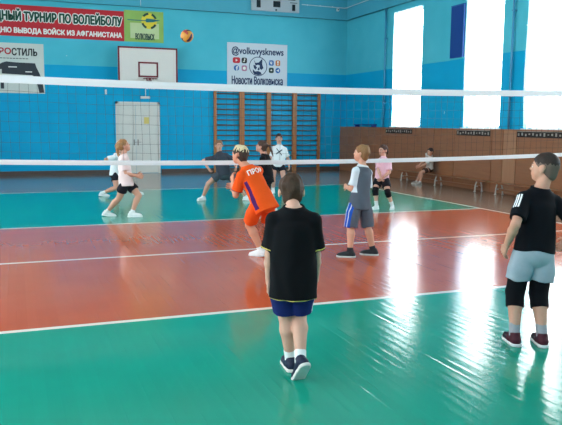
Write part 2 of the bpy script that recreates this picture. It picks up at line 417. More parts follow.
# ------------------------------------------------------------------ banners and posters on the back wall
RED = mat('banner_red', (196, 22, 38), .55, noise=.08, nscale=5)
INK = mat('ink_green', (10, 70, 52), .7); CREAM = mat('ink_white', (236, 234, 226), .7)
bx0, bx1, bz0, bz1 = -5.6, -1.02, 4.395, 5.36
t = thing('banner', (-3.3, YM, bz0), 'long red banner with green and white lettering high on back wall', 'banner')
O = (-3.3, YM, bz0)
m_ = MB(); m_.box(bx0-O[0], bx1-O[0], -.012, 0, 0, bz1-bz0); m_.build('sheet', RED, t)
lx = -4.98; s1 = 'ДНЫЙ ТУРНИР ПО ВОЛЕЙБОЛУ'
text('outline', s1, CREAM, t, lx, -1.10, 4.83, 5.235, YM-.012, .045, .002, origin=O)
text('title_letters', s1, INK, t, lx, -1.10, 4.83, 5.235, YM-.012, .016, .0045, origin=O)
text('second_line_letters', 'ДНЮ ВЫВОДА ВОЙСК ИЗ АФГАНИСТАНА', CREAM, t, -4.98, -1.10, 4.47, 4.70, YM-.012, .010, .003, origin=O)
GP = mat('poster_green', (150, 186, 92), .6, noise=.25, nscale=1.6)
t = thing('volleyball_poster', (-.36, YM, 4.395), 'pale green volleyball poster at the right end of red banner', 'poster'); O = (-.36, YM, 4.395)
m_ = MB(); m_.box(-.655, .655, -.012, 0, 0, 1.02); m_.build('sheet', GP, t)
m_ = MB(); m_.box(-.46, .5, -.0145, -.012, .12, .62); m_.build('pale_field', mat('poster_pale', (196, 210, 156), .7, noise=.12, nscale=3), t)
def disc(cx, cz, r, y, th, a0=0, a1=360, n=32, ri=0):
    A = [math.radians(a0+(a1-a0)*i/n) for i in range(n+1)]
    o_ = [(cx+r*math.cos(a), y, cz+r*math.sin(a)) for a in A]
    if ri: o_ += [(cx+ri*math.cos(a), y, cz+ri*math.sin(a)) for a in A[::-1]]
    elif a1-a0 >= 360: o_ = o_[:-1]
    else: o_ += [(cx, y, cz)]
    return o_
DG = mat('logo_dark', (34, 70, 62), .7); YEL = mat('logo_yellow', (226, 206, 60), .7); TEAL = mat('logo_teal', (28, 110, 120), .7)
m_ = MB(); m_.poly(disc(.17, .70, .26, -.0146, 0), (0, -1, 0), .002); m_.build('emblem_disc', YEL, t)
for a0 in (20, 95, 200, 285):
    m_ = MB(); A = disc(.17, .70, .27, -.0166, 0, a0, a0+48, 10, .20)
    for i in range(10): m_.poly([A[i], A[i+1], A[20-i], A[21-i]], (0, -1, 0), .002)
    m_.build('emblem_segment', DG, t)
m_ = MB(); m_.poly([(-.55, -.0186, .695), (-.55, -.0186, .72), (.05, -.0186, .72), (.08, -.0186, .78), (.3, -.0186, .77), (.55, -.0186, .74), (.3, -.0186, .67), (.08, -.0186, .65), (.05, -.0186, .69)], (0, -1, 0), .002); m_.build('emblem_bar', TEAL, t)
text('lettering', 'ВОЛКОВЫСК', DG, t, -.36-.29, -.36+.34, 4.395+.08, 4.395+.28, YM-.0146, .007, .002, origin=O)

t = thing('drill_poster', (-4.35, YM, 2.62), 'white poster with dark power drill at the left edge', 'poster'); O = (-4.35, YM, 2.62)
m_ = MB(); m_.box(-.95, .77, -.012, 0, 0, 1.56); m_.build('sheet', mat('poster_white', (208, 212, 204), .6, noise=.05), t)
text('red_letters', 'РО', mat('ink_red', (180, 30, 40), .7), t, -4.91, -4.56, 3.83, 4.02, YM-.012, .009, .002, origin=O)
text('dark_letters', 'СТИЛЬ', mat('ink_black', (36, 40, 40), .7), t, -4.53, -3.78, 3.80, 4.02, YM-.012, .009, .002, origin=O)
m_ = MB()
for k in range(9): m_.box(-.54+k*.095, -.54+k*.095+.075, -.014, -.012, 1.07, 1.095)
m_.build('small_print', mat('ink_grey', (96, 100, 98), .7), t)
m_ = MB(); m_.poly([(x, -.012, z) for x, z in ((-.95, .74), (-.62, .72), (-.5, .74), (-.5, .60), (.40, .57), (.5, .5), (.60, 0.02), (.75, 0.03), (.70, .40), (.62, .64), (.53, .84), (.5, .95), (-.1, .96), (-.36, .98), (-.5, .93), (-.62, .84), (-.95, .81))], (0, -1, 0), .002)
m_.box(-.55, -.45, -.014, -.012, .13, .42); m_.build('drill_picture', mat('print_dark', (44, 50, 58), .6, noise=.3, nscale=5), t)
for q_ in ((.2, .4, .66, .69), (-.3, -.05, .8, .83)):
    m_ = MB(); m_.box(q_[0], q_[1], -.016, -.014, q_[2], q_[3]); m_.build('drill_mark', CREAM, t)

NW = mat('news_sheet', (204, 212, 220), .6, noise=.03)
NAVY = mat('ink_navy', (24, 48, 88), .7)
nx0, nx1, nz0, nz1 = 2.53, 4.79, 3.02, 4.54
t = thing('news_banner', ((nx0+nx1)/2, YM, nz0), 'white square banner with navy lettering and icons above wall bars', 'banner'); O = ((nx0+nx1)/2, YM, nz0)
m_ = MB(); m_.box(nx0-O[0], nx1-O[0], -.012, 0, 0, nz1-nz0); m_.build('sheet', NW, t)
text('handle_letters', '@volkovysknews', NAVY, t, 2.70, 4.64, 4.08, 4.40, YM-.012, .008, .002, origin=O)
text('name_letters', 'Новости Волковыска', NAVY, t, 2.70, 4.62, 3.10, 3.38, YM-.012, .009, .002, origin=O)
def L(x, z): return (x-O[0], -.0125, z-O[2])
def icon(x, z, wd, hg, m, round_=False):
    q = MB()
    if round_: q.poly([L(x+wd/2*math.cos(a*math.pi/12), z+hg/2*math.sin(a*math.pi/12)) for a in range(24)], (0, -1, 0), .002)
    else:
        r = min(wd, hg)*.28; P = []
        for cx, cz, a0 in ((x+wd/2-r, z+hg/2-r, 0), (x-wd/2+r, z+hg/2-r, 90), (x-wd/2+r, z-hg/2+r, 180), (x+wd/2-r, z-hg/2+r, 270)):
            for k in range(5): a = math.radians(a0+k*22.5); P.append(L(cx+r*math.cos(a), cz+r*math.sin(a)))
        q.poly(P, (0, -1, 0), .002)
    return q.build('icon', m, t)
def mark(polys, m, parent):
    q = MB()
    for P in polys: q.poly([(L(x, z)[0], -.0147, L(x, z)[2]) for x, z in P], (0, -1, 0), .002)
    return q.build('icon_mark', m, parent)
IW = CREAM; IB = mat('icon_black', (28, 30, 36), .6); IBL = mat('icon_blue', (40, 100, 170), .6); IP = mat('icon_pink', (180, 120, 150), .6)
i1 = icon(2.87, 3.93, .27, .20, mat('icon_red', (196, 30, 48), .6)); mark([[(2.84, 3.885), (2.84, 3.975), (2.92, 3.93)]], IW, i1)
i2 = icon(3.16, 3.93, .20, .20, IB); mark([[(3.15, 3.88), (3.15, 4.0), (3.18, 4.0), (3.21, 3.97), (3.18, 3.965), (3.18, 3.88)], [(3.11, 3.88), (3.17, 3.88), (3.17, 3.91), (3.11, 3.91)]], IW, i2)
i3 = icon(2.87, 3.66, .20, .20, IBL, True); mark([[(2.865, 3.57), (2.865, 3.72), (2.93, 3.74), (2.93, 3.71), (2.9, 3.7), (2.9, 3.57)], [(2.84, 3.65), (2.84, 3.675), (2.93, 3.675), (2.93, 3.65)]], IW, i3)
i4 = icon(3.16, 3.66, .20, .20, IP); mark([[(3.16+.055*math.cos(a*math.pi/8), 3.66+.055*math.sin(a*math.pi/8)) for a in range(16)]], IW, i4)
i5 = icon(4.18, 3.88, .19, .19, IBL); mark([[(4.11, 3.93), (4.14, 3.93), (4.18, 3.86), (4.18, 3.93), (4.21, 3.93), (4.21, 3.83), (4.16, 3.83)]], IW, i5)
i6 = icon(4.43, 3.88, .18, .20, mat('icon_orange', (200, 110, 50), .6)); mark([[(4.43+.035*math.cos(a*math.pi/6), 3.92+.035*math.sin(a*math.pi/6)) for a in range(12)], [(4.38, 3.865), (4.48, 3.865), (4.44, 3.84), (4.47, 3.80), (4.43, 3.82), (4.39, 3.80), (4.42, 3.84)]], IW, i6)
i7 = icon(4.18, 3.62, .19, .19, mat('icon_dark_green', (30, 60, 56), .6)); mark([[(4.14, 3.6), (4.18, 3.66), (4.22, 3.6)]], IW, i7)
i8 = icon(4.43, 3.62, .19, .19, IBL, True); mark([[(4.37, 3.62), (4.48, 3.67), (4.46, 3.57), (4.42, 3.6)]], IW, i8)
cx, cz = 3.68, 3.74; q = MB(); A = [2*math.pi*i/40 for i in range(40)]
for i in range(40):
    a, b = A[i], A[(i+1) % 40]
    q.poly([(L(cx+r_*math.cos(t_), cz+r_*math.sin(t_))[0], -.0125, L(cx+r_*math.cos(t_), cz+r_*math.sin(t_))[2]) for r_, t_ in ((.34, a), (.34, b), (.315, b), (.315, a))], (0, -1, 0), .002)
q.build('emblem_ring', NAVY, t)
q = MB()
for P in ([(-.16, .24), (-.10, .12), (.02, .14), (.16, .28), (.15, .08), (.20, -.05), (.12, -.12), (.05, -.06), (.06, .04), (-.02, .06), (-.1, .02)],
          [(-.18, .05), (-.12, .04), (-.04, -.04), (-.1, -.12), (-.16, -.06)],
          [(-.2, -.1), (-.12, -.18), (0, -.16), (.1, -.2), (.14, -.28), (0, -.31), (-.14, -.28), (-.2, -.2)],
          [(.02, -.02), (.06, -.1), (.02, -.14), (-.03, -.1)]):
    q.poly([(L(cx+x, cz+z)[0], -.0125, L(cx+x, cz+z)[2]) for x, z in P], (0, -1, 0), .002)
q.build('wolf_emblem', NAVY, t)

t = thing('scoreboard', (4.27, 14.9, 5.66), 'grey electronic scoreboard cut by the top of the picture', 'scoreboard')
m_ = MB(); m_.box(-.9, .9, -.1, 0, 0, 1.25, bev=.015); m_.build('casing', mat('scoreboard_grey', (176, 184, 190), .45, noise=.04), t)
for x0, x1, z0, z1 in ((-.72, -.57, .1, .36), (-.10, .17, .15, .36), (.46, .74, .42, .8), (.62, .74, .06, .28), (-.74, -.46, .5, .88), (-.12, .18, .6, .9), (-.02, .04, .03, .08)):
    m_ = MB(); m_.box(x0, x1, -.108, -.1, z0, z1, bev=.003); m_.build('display', mat('display_black', (24, 28, 34), .25), t)
for x0, x1, z in ((-.78, -.5, .40), (-.12, .2, .40), (.54, .82, .32)):
    m_ = MB(); m_.box(x0, x1, -.104, -.1, z, z+.03); m_.build('caption_strip', mat('strip_dark', (70, 80, 90), .6), t)

# basketball backboard with hoop
t = thing('basketball_hoop', (-.325, 14.55, 2.95), 'white basketball backboard with dark red border and rim above the door', 'basketball hoop')
BR = mat('backboard_red', (120, 28, 42), .5)
bw, bh = .985, 1.24; th = .055
m_ = MB(); m_.box(-bw, bw, -.02, .02, 0, bh); m_.build('backboard', mat('backboard_white', (226, 220, 212), .45, noise=.03), t)
m_ = MB(); m_.box(-bw, bw, -.026, -.02, bh-th, bh); m_.box(-bw, -bw+th, -.026, -.02, 0, bh); m_.box(bw-th, bw, -.026, -.02, 0, bh); m_.box(-bw, bw, -.026, -.02, 0, th); m_.build('border', BR, t)
m_ = MB(); sx = .33; z0, z1 = .26, .76; b_ = .055
m_.box(-sx, sx, -.026, -.02, z1-b_, z1); m_.box(-sx, sx, -.026, -.02, z0, z0+b_); m_.box(-sx, -sx+b_, -.026, -.02, z0, z1); m_.box(sx-b_, sx, -.026, -.02, z0, z1); m_.build('target_square', BR, t)
m_ = MB(); m_.tube([(.225*math.cos(a*math.pi/16), -.37+.225*math.sin(a*math.pi/16), .2) for a in range(32)], .011, 8, closed=True); m_.box(-.08, .08, -.16, -.02, .13, .24); rim = m_.build('rim', BR, t)
m_ = MB()
for k in range(12):
    a = k*math.pi/6
    for s_ in (-1, 1):
        m_.tube([(.225*math.cos(a), -.37+.225*math.sin(a), .2), (.18*math.cos(a+s_*.26), -.37+.18*math.sin(a+s_*.26), .03), (.14*math.cos(a), -.37+.14*math.sin(a), -.14)], .005, 4)
m_.build('hoop_net', CREAM, rim)
for x in (-.5, .5):
    m_ = MB(); m_.box(x-.03, x+.03, .02, .445, .2, .26); m_.box(x-.03, x+.03, .02, .445, .95, 1.01); m_.tube([(x, .03, .26), (x, .41, .93)], .02, 6)
    m_.build('support_arm', mat('steel_blue', (70, 130, 160), .5), t)

# ------------------------------------------------------------------ wall bars
WB = wood_material('varnished_wood', (150, 92, 48), (190, 124, 68), .4, (6, 6, .8), 4)
RUNG = wood_material('rung_wood', (84, 64, 54), (116, 86, 66), .4, (1, 6, 6), 4)
t = thing('wall_bars', (2.54, YM, 0), 'wooden wall bars, leftmost of the four sections on the back wall', 'wall bars', 'gym wall bars')
for x in (-.47, .47):
    m_ = MB(); m_.box(x-.045, x+.045, -.11, 0, 0, 2.82, bev=.008); m_.build('upright', WB, t)
for k in range(15):
    m_ = MB(); z = .2+k*.182; m_.tube([(-.43, -.075, z), (.43, -.075, z)], .02, 8); m_.build('rung', RUNG, t, smooth=True)
m_ = MB(); m_.box(-.5, .5, -.12, 0, 2.82, 2.86); m_.build('top_rail', WB, t)
for k, lb in enumerate(('second section of wooden wall bars from the left', 'third section of wooden wall bars from the left', 'rightmost section of wooden wall bars beside bare blue wall')):
    c = copy_thing(t, (3.57+k*1.005, YM, 0)); c['label'] = lb

# blue board on the window wall, shelf on the panelling
t = thing('blue_board', (7.177, 7.94, 3.60), 'dark blue board on the window wall left of the middle window', 'board')
BB = mat('board_blue', (14, 62, 140), .5, noise=.08, nscale=4)
m_ = MB(); m_.box(-.04, 0, -.335, .30, 0, 1.45, bev=.006); m_.build('board', BB, t)
m_ = MB(); m_.box(-.05, -.04, -.335, .30, 1.42, 1.45); m_.box(-.05, -.04, -.335, -.305, 0, 1.45); m_.build('edging', mat('board_edge', (40, 96, 160), .5), t)
t = thing('shelf', (7.07, 13.2, 1.627), 'blue wooden shelf box standing on the panelling near the corner', 'shelf')
m_ = MB(); m_.box(-.09, .1, -.7, .7, .07, .1, bev=.004); m_.build('board', BB, t)
m_ = MB(); m_.box(-.07, .1, -.66, -.6, 0, .07); m_.box(-.07, .1, .6, .66, 0, .07); m_.build('bracket', BB, t)

# ------------------------------------------------------------------ benches
BW = wood_material('bench_wood', (120, 74, 44), (156, 100, 62), .35, (6, .8, 6), 4)
BL = mat('bench_leg_steel', (196, 188, 178), .45)
def bench(y0, y1, lb):
    t = thing('gym_bench', (6.76, (y0+y1)/2, 0), lb, 'bench', 'low gym benches along the panelling')
    h = (y1-y0)/2
    m_ = MB(); m_.box(-.13, .13, -h, h, .265, .298, bev=.006); m_.build('seat', BW, t)
    m_ = MB(); m_.box(-.03, .03, -h+.3, h-.3, .10, .15, bev=.004); m_.build('stretcher', BW, t)
    for y in (-h+.35, 0, h-.35):
        m_ = MB(); m_.tube([(-.11, y, 0), (-.1, y, .15), (-.06, y, .268)], .018, 8); m_.tube([(.11, y, 0), (.1, y, .15), (.06, y, .268)], .018, 8); m_.box(-.11, .11, y-.015, y+.015, .12, .15); m_.box(-.14, -.09, y-.02, y+.02, 0, .015); m_.box(.09, .14, y-.02, y+.02, 0, .015)
        m_.build('leg', BL, t)
bench(5.80, 10.25, 'long low wooden bench with a child sitting on its far end')
bench(1.4, 5.66, 'low wooden bench by the panelling behind the boy with striped sleeve')

# ------------------------------------------------------------------ net
NETX0, NETX1 = -6.4, 6.0
t = thing('volleyball_net', (0, 0, 0), 'volleyball net with white top and bottom tapes across the hall', 'net')
TAPE = mat('tape_white', (226, 228, 228), .7, noise=.03); CORD = mat('net_cord', (58, 46, 42), .8)
def ztop(x): return 2.228+.0027*(x+.8)**2
def zbot(x): return 1.195+.003*(x+.8)**2
def tape(zf, hw):
    m_ = MB(); n = 60; vs = []; fs = []
    for k in range(n+1):
        x = NETX0+(NETX1-NETX0)*k/n; z = zf(x)
        for dy, dz in ((-.006, -hw), (-.008, 0), (-.006, hw), (.006, hw), (.008, 0), (.006, -hw)): vs.append((x, dy, z+dz))
    for k in range(n):
        for j in range(6): fs.append((k*6+j, k*6+(j+1) % 6, (k+1)*6+(j+1) % 6, (k+1)*6+j))
    fs.append((5, 4, 3, 2, 1, 0)); fs.append(tuple(n*6+j for j in range(6)))
    m_.add(vs, fs); return m_
tape(lambda x: ztop(x)-.04, .045).build('top_tape', TAPE, t)
tape(zbot, .03).build('bottom_tape', TAPE, t)
m_ = MB(); nc = int((NETX1-NETX0)/.112)
for k in range(nc+1):
    x = NETX0+.01+k*.112; m_.tube([(x+.012*math.sin(k*1.7+j), .004*math.sin(j*2+k), zbot(x)+(ztop(x)-.06-zbot(x))*j/4) for j in range(5)], .0021, 3)
for r in range(1, 8):
    m_.tube([(NETX0+(NETX1-NETX0)*k/70, .004*math.sin(k*1.1+r), zbot(NETX0+(NETX1-NETX0)*k/70)+(ztop(NETX0+(NETX1-NETX0)*k/70)-.06-zbot(NETX0+(NETX1-NETX0)*k/70))*r/8+.006*math.sin(k*.7+r*2)) for k in range(71)], .0021, 3)
m_.build('mesh_cords', CORD, t)

# ------------------------------------------------------------------ ball
def px_dir(px, py):
    d = FW+RT*((px-281)/FPX)-UP*((py-212.5)/FPX); return d
def at(px, py, depth): return CAM+px_dir(px, py)*depth
def at_z(px, py, z):
    d = px_dir(px, py); return CAM+d*((z-CAM[2])/d[2])
bc = at(187, 36, 11.8)
m_ = MB(); R0 = .108
for ax in range(3):
    for sg in (-1, 1):
        for st in range(3):
            nu, nv = 12, 5; vs = []; fs = []
            for i in range(nu+1):
                for j in range(nv+1):
                    a = (i/nu*2-1); b = ((st+j/nv)/3*2-1)
                    p = np.zeros(3); p[ax] = sg; p[(ax+1) % 3] = math.tan(a*math.pi/4); p[(ax+2) % 3] = math.tan(b*math.pi/4)
                    p /= np.linalg.norm(p); g_ = (i in (0, nu)) or (j in (0, nv))
                    vs.append(p*(R0-(.004 if g_ else 0)))
            for i in range(nu):
                for j in range(nv): fs.append((i*(nv+1)+j, (i+1)*(nv+1)+j, (i+1)*(nv+1)+j+1, i*(nv+1)+j+1))
            m_.add(vs, fs, 1 if (st == 1 and ax != 0) else (2 if (ax == 0 and st == 2) else 0))
o = m_.build('volleyball', [mat('ball_yellow', (206, 142, 50), .5), mat('ball_navy', (40, 32, 66), .5), mat('ball_red', (170, 60, 50), .5)], smooth=True)
o.location = bc; o.rotation_euler = (.5, .3, .6)
tag(o, 'yellow and navy volleyball flying high in front of the back wall', 'ball')

# ------------------------------------------------------------------ people: signed distance figures turned into meshes
def unit(v): v = np.asarray(v, float); return v/(np.linalg.norm(v)+1e-12)
def cone(a, b, ra, rb, cut=()):
    a = np.asarray(a, float); b = np.asarray(b, float); ab = b-a; L2 = ab@ab+1e-12
    def f(P):
        t = np.clip((P-a)@ab/L2, 0, 1)
        d = np.sqrt(((P-a-t[:, None]*ab)**2).sum(1))-(ra+t*(rb-ra))
        for c, n in cut: d = np.maximum(d, (P-c)@n)
        return d
    r = max(ra, rb)
    return f, np.minimum(a, b)-r, np.maximum(a, b)+r
def ell(c, fr, rad, cut=()):
    c = np.asarray(c, float); Rm = np.array(fr); rad = np.asarray(rad, float)
    def f(P):
        q = (P-c)@Rm.T/rad; l = np.sqrt((q**2).sum(1))
        g = np.sqrt(((q/rad)**2).sum(1))+1e-9
        d = l*(l-1)/g
        for cc, n in cut: d = np.maximum(d, (P-cc)@n)
        return d
    e = np.sqrt(((Rm*rad[:, None])**2).sum(0))
    return f, c-e, c+e
def loft(secs, cut=()):
    """secs: (centre, right, fwd, half width, half depth)"""
    S_ = [(np.asarray(c, float), np.asarray(r, float), np.asarray(g, float), w_, d_) for c, r, g, w_, d_ in secs]
    def f(P):
        out = np.full(len(P), 1e3)
        for (a, r0, f0, w0, d0), (b, r1, f1, w1, d1) in zip(S_[:-1], S_[1:]):
            ab = b-a; L2 = ab@ab+1e-12; t = np.clip((P-a)@ab/L2, 0, 1)[:, None]
            q = P-a-t*ab; r = r0+(r1-r0)*t; g = f0+(f1-f0)*t
            ax = unit(ab)
            ww = (w0+(w1-w0)*t)[:, 0]; dd = (d0+(d1-d0)*t)[:, 0]; mn = np.minimum(ww, dd)
            u = (q*r).sum(1)/ww; v = (q*g).sum(1)/dd; s = (q@ax)/mn
            l = np.sqrt(u*u+v*v+s*s)
            gr = np.sqrt((u/ww)**2+(v/dd)**2+(s/mn)**2)+1e-9
            out = np.minimum(out, np.where(l < .05, -mn, l*(l-1)/gr))
        for c, n in cut: out = np.maximum(out, (P-c)@n)
        return out
    m = max(max(s[3], s[4]) for s in S_)
    return f, np.min([s[0] for s in S_], 0)-m, np.max([s[0] for s in S_], 0)+m
def folds(amp, sc=1.0, seed=0):
    rs = np.random.RandomState(seed); V = rs.randn(7, 3)*[22, 22, 13]*sc; ph = rs.rand(7)*6.3; am = rs.rand(7)*.6+.4
    return lambda P: amp*sum(a*np.sin(P@v+p+1.3*np.sin(P@(v[::-1]*.4)+p)) for a, v, p in zip(am, V, ph))/3
def sdf(prims, res, k, disp=None, cuts=()):
    lo = np.min([p[1] for p in prims], 0)-3*res; hi = np.max([p[2] for p in prims], 0)+3*res
    n = np.ceil((hi-lo)/res).astype(int)+1
    D = np.full(n, .3, np.float64)
    axs = [lo[i]+np.arange(n[i])*res for i in range(3)]
    for f, a, b in prims:
        mg = k*1.5+3*res
        i0 = np.maximum(np.floor((a-mg-lo)/res).astype(int), 0); i1 = np.minimum(np.ceil((b+mg-lo)/res).astype(int)+1, n)
        G = np.meshgrid(*[axs[i][i0[i]:i1[i]] for i in range(3)], indexing='ij')
        P = np.stack([g.ravel() for g in G], 1); d = f(P).reshape(G[0].shape)
        sl = tuple(slice(i0[i], i1[i]) for i in range(3)); o = D[sl]
        if k > 0:
            h = np.clip(.5+.5*(d-o)/k, 0, 1); D[sl] = d*(1-h)+o*h-k*h*(1-h)
        else: D[sl] = np.minimum(o, d)
    near = np.abs(D) < .08
    G = np.meshgrid(*axs, indexing='ij'); P = np.stack([g[near] for g in G], 1); d = D[near]
    if disp is not None: d = d+disp(P)
    for c in cuts: d = np.maximum(d, c(P))
    D[near] = d
    if len(cuts):
        far = ~near & (D < 0)
        P = np.stack([g[far] for g in G], 1); d = D[far]
        for c in cuts: d = np.maximum(d, c(P))
        D[far] = d
    return nets(D, lo, res)
def nets(D, lo, res):
    s = D < 0; n = np.array(D.shape); c = n-1
    acc = np.zeros((*c, 3)); cnt = np.zeros(c)
    base = np.stack(np.meshgrid(*[np.arange(k) for k in c], indexing='ij'), -1)
    offs = [(i, j, k) for i in (0, 1) for j in (0, 1) for k in (0, 1)]
    sl = lambda o: tuple(slice(o[i], o[i]+c[i]) for i in range(3))
    for a in offs:
        for ax in range(3):
            if a[ax]: continue
            b = list(a); b[ax] = 1; b = tuple(b)
            da, db = D[sl(a)], D[sl(b)]; mk = s[sl(a)] != s[sl(b)]
            if not mk.any(): continue
            t = da[mk]/(da[mk]-db[mk])
            p = np.zeros((mk.sum(), 3)); p[:] = a; p[:, ax] = t
            acc[mk] += p; cnt[mk] += 1
    act = cnt > 0; idx = np.full(c, -1); idx[act] = np.arange(act.sum())
    V = (base[act]+acc[act]/cnt[act][:, None])*res+lo
    F = []
    for ax in range(3):
        u, v = (ax+1) % 3, (ax+2) % 3
        A = [slice(0, n[i]) for i in range(3)]; B = list(A)
        A[ax] = slice(0, n[ax]-1); B[ax] = slice(1, n[ax])
        mk = s[tuple(A)] != s[tuple(B)]
        I = np.argwhere(mk); I = I[(I[:, u] > 0) & (I[:, v] > 0) & (I[:, u] < c[u]) & (I[:, v] < c[v])]
        if not len(I): continue
        def g(du, dv):
            J = I.copy(); J[:, u] += du; J[:, v] += dv; return idx[J[:, 0], J[:, 1], J[:, 2]]
        q = np.stack([g(-1, -1), g(0, -1), g(0, 0), g(-1, 0)], 1)
        ins = s[I[:, 0], I[:, 1], I[:, 2]]
        q[~ins] = q[~ins][:, ::-1]
        F.append(q[(q >= 0).all(1)])
    return V, np.concatenate(F)
def mesh_obj(name, VF, material, base, parent=None, pats=()):
    V = np.concatenate([v for v, f in VF]); o = 0; F = []
    for v, f in VF: F.append(f+o); o += len(v)
    F = np.concatenate(F)
    me = bpy.data.meshes.new(name); nv, nf = len(V), len(F)
    me.vertices.add(nv); me.vertices.foreach_set('co', (V-base).astype(np.float32).ravel())
    me.loops.add(nf*4); me.loops.foreach_set('vertex_index', F.astype(np.int32).ravel())
    me.polygons.add(nf); me.polygons.foreach_set('loop_start', np.arange(0, nf*4, 4, dtype=np.int32))
    me.update(calc_edges=True); me.validate()
    me.polygons.foreach_set('use_smooth', [True]*len(me.polygons))
    for i, fn in enumerate(pats):
        at_ = me.attributes.new('p%d' % i, 'FLOAT', 'POINT'); at_.data.foreach_set('value', fn(V).astype(np.float32))
    me.materials.append(material)
    ob = bpy.data.objects.new(name, me); C.objects.link(ob)
    if parent is not None: ob.parent = parent
    else: ob.location = base
    return ob
def ik(a, b, l1, l2, pole):
    d = b-a; D = np.linalg.norm(d); s = D/(l1+l2)
    if s > .995: l1 *= s/.995; l2 *= s/.995
    x = (l1*l1-l2*l2+D*D)/(2*D); h = math.sqrt(max(l1*l1-x*x, 1e-8)); u = d/D
    p = np.asarray(pole, float); p = unit(p-u*(p@u)); return a+u*x+p*h
CAMH = -math.degrees(YAW)
def heading(rel): a = math.radians(CAMH+rel); return np.array([math.sin(a), math.cos(a), 0])
def right_of(f): return unit(np.cross(f, [0, 0, 1.]))
SKINS = {}
DBG = 0
def topx(q):
    v = q-CAM; return 281+FPX*(v@RT)/(v@FW), 212.5-FPX*(v@UP)/(v@FW)
def lerp(a, b, t): return a+(b-a)*t

